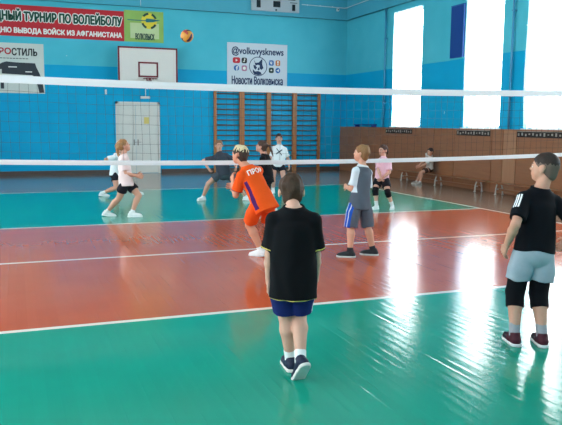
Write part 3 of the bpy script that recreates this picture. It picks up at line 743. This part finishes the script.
def person(label, base, S, face, pelvis=None, neck=None, shoulder=None, head=None, head_face=None, head_pitch=0, wrist=None, ankle=None, knee_pole=None, elbow_pole=None,
           skin=(206, 156, 132), hair=None, shirt=None, shorts=None, shoes=None, socks=None, pads=None, res=.009, curl=(25, 45), extra=None, shin_cover=None):
    b0 = at_z(base[0], base[1], 0); DEP = (b0-CAM)@FW
    Z = np.array([0, 0, 1.])
    hf = heading(face); hr = right_of(hf)
    ah = .052*S
    def pt(v, ref=None):
        if v[0] == 'w': return np.array(v[1:], float)
        if v[0] == 'b': return ref+hr*v[1]*S+hf*v[2]*S+Z*v[3]*S
        return at(v[0], v[1], DEP+v[2])
    pel = pt(pelvis) if pelvis else b0+Z*.515*S
    nk = pt(neck) if neck else pel+Z*.3*S
    ax = unit(nk-pel); nk = pel+ax*.31*S
    sf = heading(shoulder if shoulder is not None else face)
    def frame(f):
        f = unit(f-ax*(f@ax)); return unit(np.cross(f, ax)), f
    tr_, tf = frame(sf); pr = unit(hr-ax*(hr@ax)*.5); pf = unit(np.cross(ax, pr))
    hh = .10+.09*S
    hfc = heading(head_face if head_face is not None else face); hrr = right_of(hfc)
    a_ = math.radians(head_pitch); hF = hfc*math.cos(a_)+Z*math.sin(a_); hU = np.cross(hrr, hF)
    hc_t = pt(head) if head else nk+ax*.14*S
    hc = nk+unit(hc_t-nk)*(.18*S-.5*hh+.02*S)
    HFR = [hrr, hF, hU]
    def H(x, y, z): return hc+hh*(hrr*x+hF*y+hU*z)
    sh = [nk-ax*.056*S+tr_*s*.093*S for s in (-1, 1)]
    hip = [pel+pr*s*.058*S for s in (-1, 1)]
    AU, AF, LT, LS = .172*S, .142*S, .243*S, .232*S
    wr, el = [], []
    for i, s in enumerate((-1, 1)):
        wv = wrist[i] if wrist and wrist[i] else ('b', s*.03, .05, -.30)
        w_ = pt(wv, sh[i]); d = w_-sh[i]; L_ = np.linalg.norm(d)
        if L_ > (AU+AF)*1.02: w_ = sh[i]+d/L_*(AU+AF)*1.02
        pol = elbow_pole[i] if elbow_pole and elbow_pole[i] else (s*.35, -1, -.2)
        el.append(ik(sh[i], w_, AU, AF, hr*pol[0]+hf*pol[1]+Z*pol[2])); wr.append(w_)
    an, kn, fd, fu = [], [], [], []
    for i, s in enumerate((-1, 1)):
        px, py, z, fh, fp = ankle[i]
        if px == 'w': a0 = np.array(py, float)
        else: a0 = at_z(px, py, ah if z is None else z)
        d = a0-hip[i]; L_ = np.linalg.norm(d)
        if L_ > (LT+LS)*1.06: a0 = hip[i]+d/L_*(LT+LS)*1.06; 
        f0 = heading(fh); p_ = math.radians(fp)
        fd.append(f0*math.cos(p_)-Z*math.sin(p_)); fu.append(Z*math.cos(p_)+f0*math.sin(p_))
        kp = knee_pole[i] if knee_pole and knee_pole[i] else None
        pol = (hr*kp[0]+hf*kp[1]+Z*kp[2]) if kp is not None else unit(hf*.7+f0*.5)
        an.append(a0); kn.append(ik(hip[i], a0, LT, LS, pol))
    if DBG: print('DBG', label[:30], {k: [tuple(np.round(topx(q), 0)) for q in v] for k, v in dict(pel=[pel], nk=[nk], hd=[hc], sh=sh, el=el, wr=wr, hip=hip, kn=kn, an=an).items()})
    # ---------------- body
    pr_ = []
    T = lambda t: lerp(pel, nk, t)
    pr_.append(loft([(pel-ax*.02*S, pr, pf, .088*S, .062*S), (T(.12), pr, pf, .088*S, .064*S), (T(.42), lerp(pr, tr_, .5), lerp(pf, tf, .5), .072*S, .052*S),
                     (T(.72), tr_, tf, .084*S, .06*S), (T(.93), tr_, tf, .07*S, .045*S)]))
    pr_.append(cone(nk-ax*.03*S, H(0, -.10, -.28), .036*S, .035*S))
    for i in (0, 1):
        pr_.append(cone(nk-ax*.034*S, sh[i], .026*S, .029*S))
        pr_.append(cone(sh[i], el[i], .033*S, .0245*S)); mid = lerp(el[i], wr[i], .3)
        pr_.append(cone(el[i], mid, .0235*S, .0255*S)); pr_.append(cone(mid, wr[i], .0255*S, .0165*S))
        pr_.append(cone(hip[i], lerp(hip[i], kn[i], .35), .044*S, .052*S)); pr_.append(cone(lerp(hip[i], kn[i], .35), kn[i], .052*S, .036*S)); mc = lerp(kn[i], an[i], .3)-unit(fd[i])*.006*S
        pr_.append(cone(kn[i], mc, .034*S, .038*S)); pr_.append(cone(mc, an[i], .038*S, .022*S))
        pr_.append(cone(an[i], an[i]+fd[i]*.05*S-fu[i]*.025*S, .022*S, .02*S))
    hp = [ell(H(0, -.06, .12), HFR, (.325*hh, .42*hh, .38*hh)), ell(H(0, .11, -.15), HFR, (.265*hh, .27*hh, .33*hh)), cone(H(0, .24, -.36), H(0, .2, -.36), .11*hh, .12*hh),
          cone(H(0, .36, .02), H(0, .44, -.10), .03*hh, .045*hh), cone(H(-.13, .31, .08), H(.13, .31, .08), .07*hh, .07*hh),
          cone(H(-.07, .345, -.235), H(.07, .345, -.235), .035*hh, .035*hh),
          cone(H(0, -.10, -.28), nk+ax*.0*S, .2*hh, .036*S)]
    ears = [ell(H(s*.362, -.06, -.04), HFR, (.045*hh, .085*hh, .13*hh)) for s in (-1, 1)]
    VF = [sdf(pr_, res, .014), sdf(hp+ears, min(res*.7, .007), .02)]
    for i, s in enumerate((-1, 1)):
        d = unit(wr[i]-el[i]); nrm = -s*tr_ if True else tf
        nrm = unit(nrm-d*(nrm@d)); sd = unit(np.cross(d, nrm)); 
        if sd@tf < 0: sd = -sd
        q = []; w0 = wr[i]
        for j, o_ in enumerate((-.0195, -.0065, .0065, .0195)):
            k0 = w0+d*.052*S+sd*o_*S; q.append(cone(w0+sd*o_*.5*S, k0, .0105*S, .008*S))
            ln = (.036, .043, .047, .041)[j]*S
            c1, c2 = math.radians(curl[0]), math.radians(curl[0]+curl[1]); sp_ = sd*o_*3
            d1 = unit(d*math.cos(c1)+nrm*math.sin(c1)+sp_); d2 = unit(d*math.cos(c2)+nrm*math.sin(c2)+sp_*.6)
            k1 = k0+d1*ln*.55; q.append(cone(k0, k1, .0058*S, .0053*S)); q.append(cone(k1, k1+d2*ln*.5, .0053*S, .0044*S))
        t0 = w0+d*.014*S+sd*.015*S; t1 = t0+unit(d*.75+sd*.7+nrm*.15)*.03*S; t2 = t1+unit(d*.95+sd*.15+nrm*.25)*.024*S
        q += [cone(t0, t1, .009*S, .0068*S), cone(t1, t2, .0065*S, .005*S), cone(w0-d*.03*S, w0+d*.01*S, .0175*S, .0155*S)]
        VF.append(sdf(q, .0038 if res < .0095 else .0045, .003))
    lips = lambda P: 1-(((P-H(0, .40, -.245))@np.array(HFR).T/(np.array([.105, .12, .026])*hh))**2).sum(1)
    def brows(P):
        o_ = np.full(len(P), -1.)
        for s in (-1, 1): o_ = np.maximum(o_, 1-(((P-H(s*.14, .36, .115))@np.array(HFR).T/(np.array([.085, .12, .02])*hh))**2).sum(1))
        return o_
    hcol = hair['col'] if hair else (60, 40, 30)
    sk = pattern_mat('skin', skin, [tuple(int(c*k_) for c, k_ in zip(skin, (.82, .6, .6))), tuple(int(c*.75) for c in hcol)], .5, .05, 30)
    body = mesh_obj('person', VF, sk, b0, None, [lips, brows])
    tag(body, label, 'person', 'children playing volleyball')
    # ---------------- eyes
    for s in (-1, 1):
        c_ = H(s*.135, .315, .015)
        V_ = sdf([ell(c_, HFR, (.05*hh,)*3)], .0035, 0)
        pup = lambda P, c_=c_: ((P-c_)@hF)-.036*hh
        mesh_obj('eye', [V_], pattern_mat('eye_white', (225, 220, 214), [(40, 30, 26)], .3, 0), b0, body, [pup])
    # ---------------- hair
    if hair:
        inf = hair.get('inf', .035); c0, sl_ = hair.get('line', (-.03, .8)); Rm = np.array(HFR)
        hz = [ell(H(0, -.07, .13), HFR, ((.325+inf)*hh, (.43+inf)*hh, (.385+inf*1.2)*hh))]
        if hair.get('ears', True): hz.append(ell(H(0, -.19, -.14), HFR, ((.27+inf*.4)*hh, (.25+inf*.5)*hh, .32*hh)))
        hcut = [lambda P: (lambda Q: (c0+sl_*Q[:, 1]-Q[:, 2])*hh*.7)((P-hc)@Rm.T/hh)]
        if hair.get('ears', True):      # leave the ears free
            for s in (-1, 1): hcut.append(lambda P, s=s: .105*hh-np.sqrt((((P-H(s*.34, .0, -.06))@Rm.T*np.array([.8, 1, .8]))**2).sum(1)))
        rs = np.random.RandomState(int(base[0])); fq = rs.randn(5, 3)*(55, 55, 30)
        dsp = lambda P: hair.get('rough', .0035)*sum(np.sin(P@v+i) for i, v in enumerate(fq))/2
        VH = [sdf(hz, .006, .02, dsp, hcut)]
        for ch in hair.get('tails', ()):
            pts_ = [H(*c_[:3]) for c_ in ch]
            VH.append(sdf([cone(pts_[j], pts_[j+1], ch[j][3]*hh, ch[j+1][3]*hh) for j in range(len(ch)-1)], .006, .01, dsp))
        pats = []; pc = []
        for fn, col in hair.get('pats', ()): pats.append(lambda P, fn=fn: fn((P-hc)@Rm.T/hh)); pc.append(col)
        mesh_obj('hair', VH, pattern_mat('hair', hair['col'], pc, .6, .5, 95), b0, body, pats)
    # ---------------- shirt
    ctx = dict(pel=pel, nk=nk, ax=ax, tr=tr_, tf=tf, pr=pr, pf=pf, sh=sh, el=el, hip=hip, kn=kn, an=an, S=S, wr=wr, T=T)
    if shirt:
        hm = shirt.get('hem', .10); W_ = shirt.get('w', 1.0); slv = shirt.get('sleeve', .78); dn = unit(shirt.get('down', -ax))
        hc0 = pel+dn*hm*S
        q = [loft([(hc0, pr, pf, .116*S*W_, .088*S*W_), (pel, pr, pf, .112*S*W_, .086*S*W_), (T(.35), lerp(pr, tr_, .4), lerp(pf, tf, .4), .104*S*W_, .08*S*W_), (T(.68), tr_, tf, .104*S*W_, .078*S*W_),
                   (T(.86), tr_, tf, .088*S, .062*S), (T(.99), tr_, tf, .05*S, .045*S)], cut=[(hc0, dn)])]
        for i in (0, 1):
            e = lerp(sh[i], el[i], slv); d = unit(el[i]-sh[i])
            q.append(cone(sh[i]-d*.0, lerp(sh[i], el[i], slv+.3), .040*S, .047*S*shirt.get('sw', 1), cut=[(e, d)]))
            q.append(cone(nk-ax*.024*S, sh[i], .034*S, .037*S))
        q.append(cone(nk-ax*.035*S, nk+ax*.02*S, .056*S, .047*S))
        top = nk+ax*.016*S; nrmt = unit(ax*1-tf*.25)
        fs_ = folds(shirt.get('fold', .008), 1/(S/1.4), int(base[0]))
        VS = sdf(q, res*.85, .022, lambda P: fs_(P)*np.clip(((nk-P)@ax)/(.13*S)-.2, 0, 1), [lambda P: (P-top)@nrmt])
        sp = shirt.get('pats', [])
        mesh_obj(shirt.get('name', 't_shirt'), [VS], pattern_mat('shirt_fabric', shirt['col'], [c_ for _, c_ in sp], .9, .06, 50), b0, body, [(lambda P, fn=fn: fn(P, ctx)) for fn, _ in sp])
    if shorts:
        fr_ = shorts.get('len', .8); W_ = shorts.get('w', 1.0); fl = shorts.get('flare', 1.0)
        q = [loft([(T(.22), pr, pf, .09*S, .066*S), (pel, pr, pf, .1*S, .074*S), (pel-ax*.03*S, pr, pf, .1*S*W_, .078*S*W_)], cut=[(T(.22), ax)])]
        for i in (0, 1):
            e = lerp(hip[i], kn[i], min(fr_, 1.0)); d = unit(kn[i]-hip[i]); ext = lerp(hip[i], kn[i], fr_+.25)
            if fr_ > 1: e = lerp(kn[i], an[i], fr_-1); d = unit(an[i]-hip[i]); ext = e+d*.1
            q.append(cone(hip[i], lerp(hip[i], kn[i], .5), .051*S*W_, .064*S*W_*fl, cut=[(e, d)])); q.append(cone(lerp(hip[i], kn[i], .5), ext, .063*S*W_*fl, .06*S*W_*fl, cut=[(e, d)]))
        fo_ = folds(shorts.get('fold', .007), 1/(S/1.4), int(base[1]))
        VS = sdf(q, res*.85, .012, lambda P: fo_(P)*np.clip(((pel-P)@ax)/(.1*S), 0, 1))
        sp = shorts.get('pats', [])
        mesh_obj('shorts', [VS], pattern_mat('shorts_fabric', shorts['col'], [c_ for _, c_ in sp], .85, .06, 50), b0, body, [(lambda P, fn=fn: fn(P, ctx)) for fn, _ in sp])
    for i in (0, 1):
        if shin_cover:
            mesh_obj('leggings', [sdf([cone(hip[i], kn[i], .064*S, .042*S), cone(kn[i], lerp(kn[i], an[i], .35), .041*S, .044*S), cone(lerp(kn[i], an[i], .35), lerp(kn[i], an[i], .95), .044*S, .03*S)], res*.85, .01, folds(.002, 1, 3))], pattern_mat('leggings_fabric', shin_cover, [], .9), b0, body)
        if pads:
            u0, u1 = pads.get('span', (.78, .3)); r_ = pads.get('r', .05)*S; a_p = lerp(hip[i], kn[i], u0); b_p = lerp(kn[i], an[i], u1)
            da, db = unit(kn[i]-hip[i]), unit(an[i]-kn[i])
            mesh_obj('knee_pad', [sdf([cone(lerp(hip[i], kn[i], u0-.1), kn[i], r_*1.08, r_, cut=[(a_p, -da)]), cone(kn[i], lerp(kn[i], an[i], u1+.1), r_, r_*.92, cut=[(b_p, db)])], res*.8, .01, folds(.003, 1.5, i))],
                     pattern_mat('knee_pad_fabric', pads['col'], [], .9), b0, body)
        if socks:
            hs = socks.get('h', .2); a_s = lerp(an[i], kn[i], hs)
            mesh_obj('sock', [sdf([cone(lerp(an[i], kn[i], hs+.1), an[i], .0335*S if hs > .3 else .030*S, .027*S, cut=[(a_s, unit(kn[i]-an[i]))]), cone(an[i], an[i]+fd[i]*.03*S-fu[i]*.02*S, .027*S, .024*S)], .005, .006)], pattern_mat('sock_knit', socks['col'], [], .95), b0, body)
        if shoes:
            f_, u_ = fd[i], fu[i]; s_ = np.cross(f_, u_); A = an[i]; SL = .155*S
            bot = A-u_*ah
            def Q(x, z, y=0): return bot+f_*x*SL+u_*z*S+s_*y*S
            up = [cone(Q(-.16, .030), Q(.12, .030), .0265*S, .030*S), cone(Q(.12, .028), Q(.55, .020), .031*S, .030*S), cone(Q(.55, .020), Q(.66, .016), .030*S, .022*S), cone(Q(-.10, .035), Q(-.06, .062), .027*S, .026*S), cone(Q(.0, .045), Q(.3, .03), .026*S, .024*S)]
            cu = [(lambda P: -((P-bot)@u_)+.012*S), (lambda P: (P-Q(0, .066))@unit(u_+f_*.25))]
            sp = shoes.get('pats', [])
            c2 = dict(bot=bot, f=f_, u=u_, s=s_, SL=SL, S=S, side=(-1, 1)[i])
            so = mesh_obj('shoe', [sdf(up, .005, .012, None, cu)], pattern_mat('shoe_upper', shoes['col'], [c_ for _, c_ in sp], .6, .1), b0, body, [(lambda P, fn=fn: fn(P, c2)) for fn, _ in sp])
            sl2 = [cone(Q(-.17, .012), Q(.12, .012), .030*S, .0315*S), cone(Q(.12, .012), Q(.58, .012), .0315*S, .034*S), cone(Q(.58, .012), Q(.68, .012), .034*S, .024*S)]
            cu2 = [(lambda P: -((P-bot)@u_)), (lambda P: (P-bot)@u_-.017*S)]
            mesh_obj('sole', [sdf(sl2, .005, .008, None, cu2)], pattern_mat('shoe_sole', shoes['sole'], [], .7), b0, so)
    return ctx, b0, body

def local(P, c): return (P-c['pel'])@c['tr'], (P-c['pel'])@c['tf'], (P-c['pel'])@c['ax']
def sleeve_uv(P, c, i):
    d = unit(c['el'][i]-c['sh'][i]); return (P-c['sh'][i])@d, P-c['sh'][i]

# boy in black in front
def hem_band(lo, hi): return lambda P, c: np.minimum((P-c['pel'])@(-c['ax'])-lo*c['S'], hi*c['S']-(P-c['pel'])@(-c['ax']))
def sleeve_band(f0, f1):
    def fn(P, c):
        o_ = np.full(len(P), -1.)
        for i in (0, 1):
            d = c['el'][i]-c['sh'][i]; L_ = np.linalg.norm(d); t = (P-c['sh'][i])@d/L_/L_
            r = np.linalg.norm(P-c['sh'][i]-t[:, None]*d, axis=1)
            o_ = np.maximum(o_, np.minimum(np.minimum(t-f0, f1-t), np.minimum(r-.03*c['S'], .056*c['S']-r)))
        return o_
    return fn
YT = (206, 186, 96)
def leg_stripe(i, offs, hw, z0=-2, z1=2):
    """stripes down the outer side of a leg"""
    s = (-1, 1)[i]
    def fn(P, c):
        d = unit(c['kn'][i]-c['hip'][i]); q = P-c['hip'][i]; q = q-(q@d)[:, None]*d
        side = q@(s*c['pr']); fw_ = q@c['pf']; o_ = np.full(len(P), -1.)
        for k in offs: o_ = np.maximum(o_, hw*c['S']-np.abs(fw_-k*c['S']))
        return np.minimum(o_, side-.02*c['S'])
    return fn
person('boy in black t-shirt and navy shorts walking away in front', (292, 377), 1.41, 3, head=(290.5, 187, 0), head_face=-6, head_pitch=-2,
       wrist=[(268, 291, .06), (316, 289, .10)], ankle=[(290.5, 359.5, None, -12, 0), (300.5, 361.5, .135, -22, 48)],
       skin=(204, 156, 134), hair=dict(col=(64, 46, 34), inf=.04, line=(-.10, .9), rough=.0042),
       shirt=dict(col=(5, 6, 10), hem=.118, w=1.03, fold=.009, pats=[(hem_band(.112, .1165), YT), (sleeve_band(.735, .772), YT)]),
       shorts=dict(col=(22, 34, 92), len=.86, w=1.0, fold=.007, pats=[(leg_stripe(1, (-.012, .012), .0045), (210, 214, 220))]),
       socks=dict(col=(226, 226, 222), h=.24), shoes=dict(col=(30, 38, 58), sole=(206, 204, 196)), res=.008)

# boy at the right edge
def sleeve_stripes(P, c):
    i = 0; d = unit(c['el'][i]-c['sh'][i]); q = P-c['sh'][i]; t = q@d; q = q-t[:, None]*d
    b_ = unit(np.cross(d, unit(-c['tr'])))
    out = q@(-c['tr']); a_ = np.arctan2(q@b_, out+1e-9)*.045*c['S']
    o_ = np.full(len(P), -1.)
    for k in (-.016, 0.0, .016): o_ = np.maximum(o_, .0048*c['S']-np.abs(a_-(k-.022)*c['S']))
    return np.minimum(np.minimum(o_, out-.004*c['S']), np.minimum(t-.0*c['S'], .085*c['S']-t))
def cinch(P, c): return np.full(len(P), -1.)
person('boy in black t-shirt with striped sleeve, grey shorts and black knee sleeves', (527, 343), 1.50, -14, head=(544, 168, 0), head_face=-52, head_pitch=6, neck=(540, 190, 0), pelvis=(534.5, 248, 0),
       wrist=[(506.5, 245, -.02), (566, 240, .1)], ankle=[(514.5, 335, None, -2, 0), (542, 336, None, 4, 0)], elbow_pole=[(-.6, -1, 0), None],
       skin=(198, 146, 122), hair=dict(col=(54, 43, 38), inf=.016, line=(-.08, .9), rough=.0022, pats=[(lambda Q: .16-Q[:, 2]+.05*np.sin(Q[:, 1]*40)*np.sin(Q[:, 0]*37), (104, 86, 76))]),
       shirt=dict(col=(6, 8, 15), hem=.02, w=.98, fold=.009, pats=[(sleeve_stripes, (226, 228, 230))]),
       shorts=dict(col=(152, 164, 172), len=.72, w=1.03, flare=1.02, fold=.010), pads=dict(col=(5, 6, 12), span=(.62, .36), r=.05),
       socks=dict(col=(150, 152, 156), h=.28), shoes=dict(col=(70, 26, 38), sole=(222, 220, 216), pats=[(lambda P, c: ((P-c['bot'])@c['f'])-.28*c['SL'], (34, 26, 34))]), res=.008)

# boy in the orange kit
def purple_side(P, c):
    x, y_, z = local(P, c); S = c['S']; return np.minimum((.016+.03*np.clip(.1-z/S, 0, .3))*S-np.abs(y_+.02*S), np.minimum(-x-.05*S, np.minimum(z+.06*S, .19*S-z)))
ctx, b0, bo = person('boy in orange kit leaning forward to receive the ball', (264, 259), 1.57, -42, pelvis=(263, 201, 0), neck=(245, 163, .08), head=(236, 149, .1), head_face=-55, head_pitch=4,
       wrist=[(233, 181, .16), (236, 186, .40)], ankle=[(261, 250, None, -60, 8), (281, 249, None, -40, 0)], elbow_pole=[(-.3, -.6, -1), (.3, -.6, -1)], knee_pole=[(-.25, 1, 0), None],
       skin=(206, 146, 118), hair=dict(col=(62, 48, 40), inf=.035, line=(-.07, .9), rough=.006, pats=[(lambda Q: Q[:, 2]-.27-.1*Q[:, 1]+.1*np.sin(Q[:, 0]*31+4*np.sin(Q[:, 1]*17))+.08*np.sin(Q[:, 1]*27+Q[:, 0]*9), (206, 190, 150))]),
       shirt=dict(col=(232, 84, 22), hem=.09, w=.98, fold=.010, pats=[(purple_side, (74, 30, 92)), (sleeve_band(.74, .9), (60, 30, 60))]),
       shorts=dict(col=(230, 82, 22), len=.86, w=.98, fold=.01), socks=dict(col=(228, 226, 222), h=.14), shoes=dict(col=(224, 222, 220), sole=(214, 212, 210)), res=.009)
# white letters across the shoulders of the kit
LET = bpy.data.curves.new('l', 'FONT'); LET.body = 'ПРОФ'; LET.size = 1; LET.offset = .03
lo_ = bpy.data.objects.new('l', LET); C.objects.link(lo_); dg = bpy.context.evaluated_depsgraph_get(); me = bpy.data.meshes.new_from_object(lo_.evaluated_get(dg)); bpy.data.objects.remove(lo_)
co = np.array([v.co[:] for v in me.vertices]); fs = [list(p.vertices) for p in me.polygons]; l0, h0 = co.min(0), co.max(0)
S = ctx['S']; u = (co[:, 0]-l0[0])/(h0[0]-l0[0])-.5; v = (co[:, 1]-l0[1])/(h0[1]-l0[1])
P3 = np.array([ctx['T'](.70)+ctx['ax']*(vv*.05*S)+ctx['tr']*(uu*.15*S)-ctx['tf']*(.0835*S*math.sqrt(max(.05, 1-(uu*.15/.112)**2))+.004) for uu, vv in zip(u, v)])
m_ = MB(); m_.add(P3-b0, fs); m_.build('shirt_lettering', mat('kit_letters', (232, 226, 216), .8), bo)

# boy in grey vest
def white_sleeve(P, c):
    o_ = np.full(len(P), -1.)
    for i, s in ((0, -1), (1, 1)): o_ = np.maximum(o_, (P-c['sh'][i])@(s*c['tr'])-.002*c['S'])
    return np.minimum(o_, .20*c['S']-np.abs((P-c['sh'][0])@c['ax']))
def collar(P, c): return ((P-c['nk'])@c['ax']+.010*c['S'])
def blue_panel(P, c):
    d = unit(c['kn'][0]-c['hip'][0]); q = P-c['hip'][0]; t = q@d; q = q-t[:, None]*d
    return np.minimum(q@(-c['pr'])-.025*c['S'], .038*c['S']-np.abs(q@c['pf']+.01*c['S']))
person('boy in grey vest top with white sleeves and grey shorts near net', (357, 257), 1.39, -38, head=(361.5, 155, 0), head_face=-62, head_pitch=10, pelvis=(360, 199, 0), neck=(362.5, 169, 0),
       shoulder=-46, wrist=[(346.5, 187, .13), (360, 186, .34)], ankle=[(350, 252, None, -78, 0), (373, 250, None, -72, 0)], elbow_pole=[(-.5, -.7, -1), (.0, -.3, -1)],
       skin=(206, 152, 126), hair=dict(col=(138, 102, 68), inf=.032, line=(-.07, .9), rough=.004),
       shirt=dict(col=(84, 92, 102), hem=.10, w=.98, fold=.009, sleeve=.8, name='sports_top', pats=[(white_sleeve, (206, 216, 222)), (collar, (210, 214, 216))]),
       shorts=dict(col=(86, 92, 102), len=1.06, w=1.0, flare=1.08, fold=.008, pats=[(blue_panel, (24, 78, 176)), (leg_stripe(0, (-.02, .02), .004), (200, 206, 214))]),
       socks=dict(col=(46, 48, 52), h=.17), shoes=dict(col=(40, 44, 46), sole=(206, 206, 202)), res=.009)

# blonde child in profile
person('blonde child in pale pink t-shirt and black shorts holding arms low', (122, 217), 1.50, 82, pelvis=(126, 181, 0), neck=(123, 153, 0), head=(124, 145, 0), head_face=70, head_pitch=22,
       wrist=[(137, 175, .08), (137, 176, -.05)], ankle=[(132, 213, None, 85, 0), (107, 212, None, 75, 12)], elbow_pole=[(-.2, -.6, -1), (.2, -.6, -1)], knee_pole=[(0, 1, .2), (0, 1, .2)],
       skin=(204, 150, 126), hair=dict(col=(158, 116, 76), inf=.05, line=(-.06, .92), ears=False, tails=[((0, -.45, .1, .10), (0, -.62, -.1, .12), (0, -.66, -.5, .1), (0, -.62, -.9, .05))]),
       shirt=dict(col=(228, 204, 200), hem=.07, w=1.0), shorts=dict(col=(26, 26, 34), len=.62, w=1.0), socks=dict(col=(226, 226, 224), h=.16), shoes=dict(col=(226, 226, 224), sole=(232, 232, 228)), res=.010)
# child behind the blonde one
person('child in white t-shirt half hidden behind the blonde child', (114, 195.5), 1.47, 85, pelvis=(115, 173, 0), neck=(117, 155, 0), head=(120, 148, 0), head_pitch=8,
       wrist=[(115, 162, .15), (113, 160, -.1)], ankle=[(136, 191.5, None, 85, 0), (102.5, 193, None, 70, 10)], elbow_pole=[(-.4, -1, -.3), (.6, -1, -.2)],
       skin=(202, 152, 130), hair=dict(col=(170, 136, 96), inf=.045, line=(-.07, .9)),
       shirt=dict(col=(222, 226, 228), hem=.05, w=1.0), shorts=dict(col=(28, 28, 36), len=.5), socks=dict(col=(222, 222, 220), h=.2), shoes=dict(col=(214, 216, 216), sole=(226, 226, 224)), res=.011)
# lunging child
person('child in dark grey t-shirt lunging sideways by the wall bars', (221, 201), 1.46, 165, pelvis=(224, 173, 0), neck=(219.5, 154, 0), head=(219, 145, 0), head_face=170,
       wrist=[(236, 167, -.1), (208, 168, -.05)], ankle=[(246, 197, None, 110, 0), (203, 197, None, 215, 0)], elbow_pole=[(-1, -.4, -.3), (1, -.4, -.3)], knee_pole=[(-.3, 1, 0), (1, .6, .9)],
       skin=(200, 150, 130), hair=dict(col=(120, 90, 66), inf=.04, line=(-.06, .95), ears=False),
       shirt=dict(col=(56, 62, 72), hem=.04, w=1.02), shorts=dict(col=(70, 76, 84), len=.55, w=1.06), socks=dict(col=(220, 222, 222), h=.12), shoes=dict(col=(218, 222, 224), sole=(228, 228, 228)), res=.010)
# girl with ponytail in black
person('child in black t-shirt with long ponytail behind the orange player', (267, 213), 1.45, -70, head=(261, 146, 0), head_face=-75, head_pitch=14, neck=(265, 157, 0), pelvis=(267, 178, 0),
       wrist=[('b', -.02, .12, -.26), ('b', .05, .04, -.28)], ankle=[(262, 209, None, -70, 0), (274, 208, None, -60, 0)],
       skin=(204, 150, 130), hair=dict(col=(74, 56, 48), inf=.04, line=(-.06, .9), tails=[((.0, -.42, .25, .08), (.05, -.7, .22, .10), (.08, -.95, -.15, .09), (.1, -1.15, -.5, .04))]),
       shirt=dict(col=(14, 15, 20), hem=.06, w=1.0), shorts=dict(col=(20, 22, 28), len=.6), shin_cover=(20, 22, 28), socks=dict(col=(60, 60, 64), h=.12), shoes=dict(col=(214, 214, 212), sole=(226, 226, 224)), res=.010)
# girl in white by the wall bars
def chest_logo(P, c):
    x, y_, z = local(P, c); S = c['S']; z = z-.20*S
    return np.minimum(np.minimum(np.maximum(.012*S-np.abs(z+x*.8), .010*S-np.abs(z-x*1.1)), .05*S-np.abs(x)), y_)
person('child in white t-shirt with dark print standing at the wall bars', (279, 193), 1.48, 178, head=(279, 139, 0), neck=(279.5, 146, 0), pelvis=(278, 164, 0),
       wrist=[(289, 166, -.05), (270, 166, -.05)], ankle=[(284, 190, None, 165, 0), (273, 190, None, 195, 0)],
       skin=(196, 148, 130), hair=dict(col=(44, 34, 32), inf=.035, line=(-.06, .95), ears=False),
       shirt=dict(col=(222, 224, 226), hem=.05, w=1.06, pats=[(chest_logo, (50, 56, 70))]), shorts=dict(col=(26, 28, 36), len=.55), socks=dict(col=(222, 222, 222), h=.2), shoes=dict(col=(220, 220, 220), sole=(228, 228, 226)), res=.011)
# girl in pink
person('child in pink t-shirt and black knee pads standing with clasped hands', (383, 209), 1.33, -150, head=(383, 150.5, 0), head_face=-125, head_pitch=4, neck=(383.5, 159, 0), pelvis=(382, 178, 0),
       wrist=[(382.5, 178, -.16), (381, 178, -.2)], ankle=[(392.5, 206, None, -165, 0), (376.5, 206, None, -140, 0)], elbow_pole=[(-1, -.5, -.3), (1, -.5, -.3)],
       skin=(206, 156, 136), hair=dict(col=(72, 48, 40), inf=.04, line=(-.06, .92), ears=False, tails=[((0, -.45, .1, .1), (0, -.6, -.05, .09), (0, -.62, -.3, .04))]),
       shirt=dict(col=(226, 178, 190), hem=.02, w=1.02), shorts=dict(col=(22, 22, 30), len=.62, w=1.05), pads=dict(col=(16, 16, 22), span=(.8, .3), r=.047),
       socks=dict(col=(218, 216, 216), h=.35), shoes=dict(col=(218, 216, 216), sole=(228, 226, 226)), res=.010)
# seated child
hx, hy = 6.74, 8.43
person('child in pale t-shirt sitting on the low bench by panelling', (418, 181.5), 1.22, -95, pelvis=('w', hx, hy, .472), neck=('w', hx-.09, hy-.10, .82), head=('w', hx-.12, hy-.16, .95), head_face=-118,
       wrist=[('w', 6.42, 8.47, .52), ('w', 6.42, 8.58, .52)], ankle=[('w', (6.42, 8.44, .066), None, -108, 0), ('w', (6.42, 8.63, .066), None, -90, 0)], elbow_pole=[(-1, -.2, -.4), (1, -.2, -.4)], knee_pole=[(-.1, .5, 1), (.1, .5, 1)],
       skin=(196, 144, 120), hair=dict(col=(44, 34, 32), inf=.05, line=(-.06, .95), ears=False),
       shirt=dict(col=(206, 196, 186), hem=.0, w=.95), shorts=dict(col=(74, 50, 44), len=.7, w=.9, fold=.004), socks=dict(col=(200, 196, 190), h=.1), shoes=dict(col=(150, 140, 132), sole=(200, 196, 190)), res=.010)
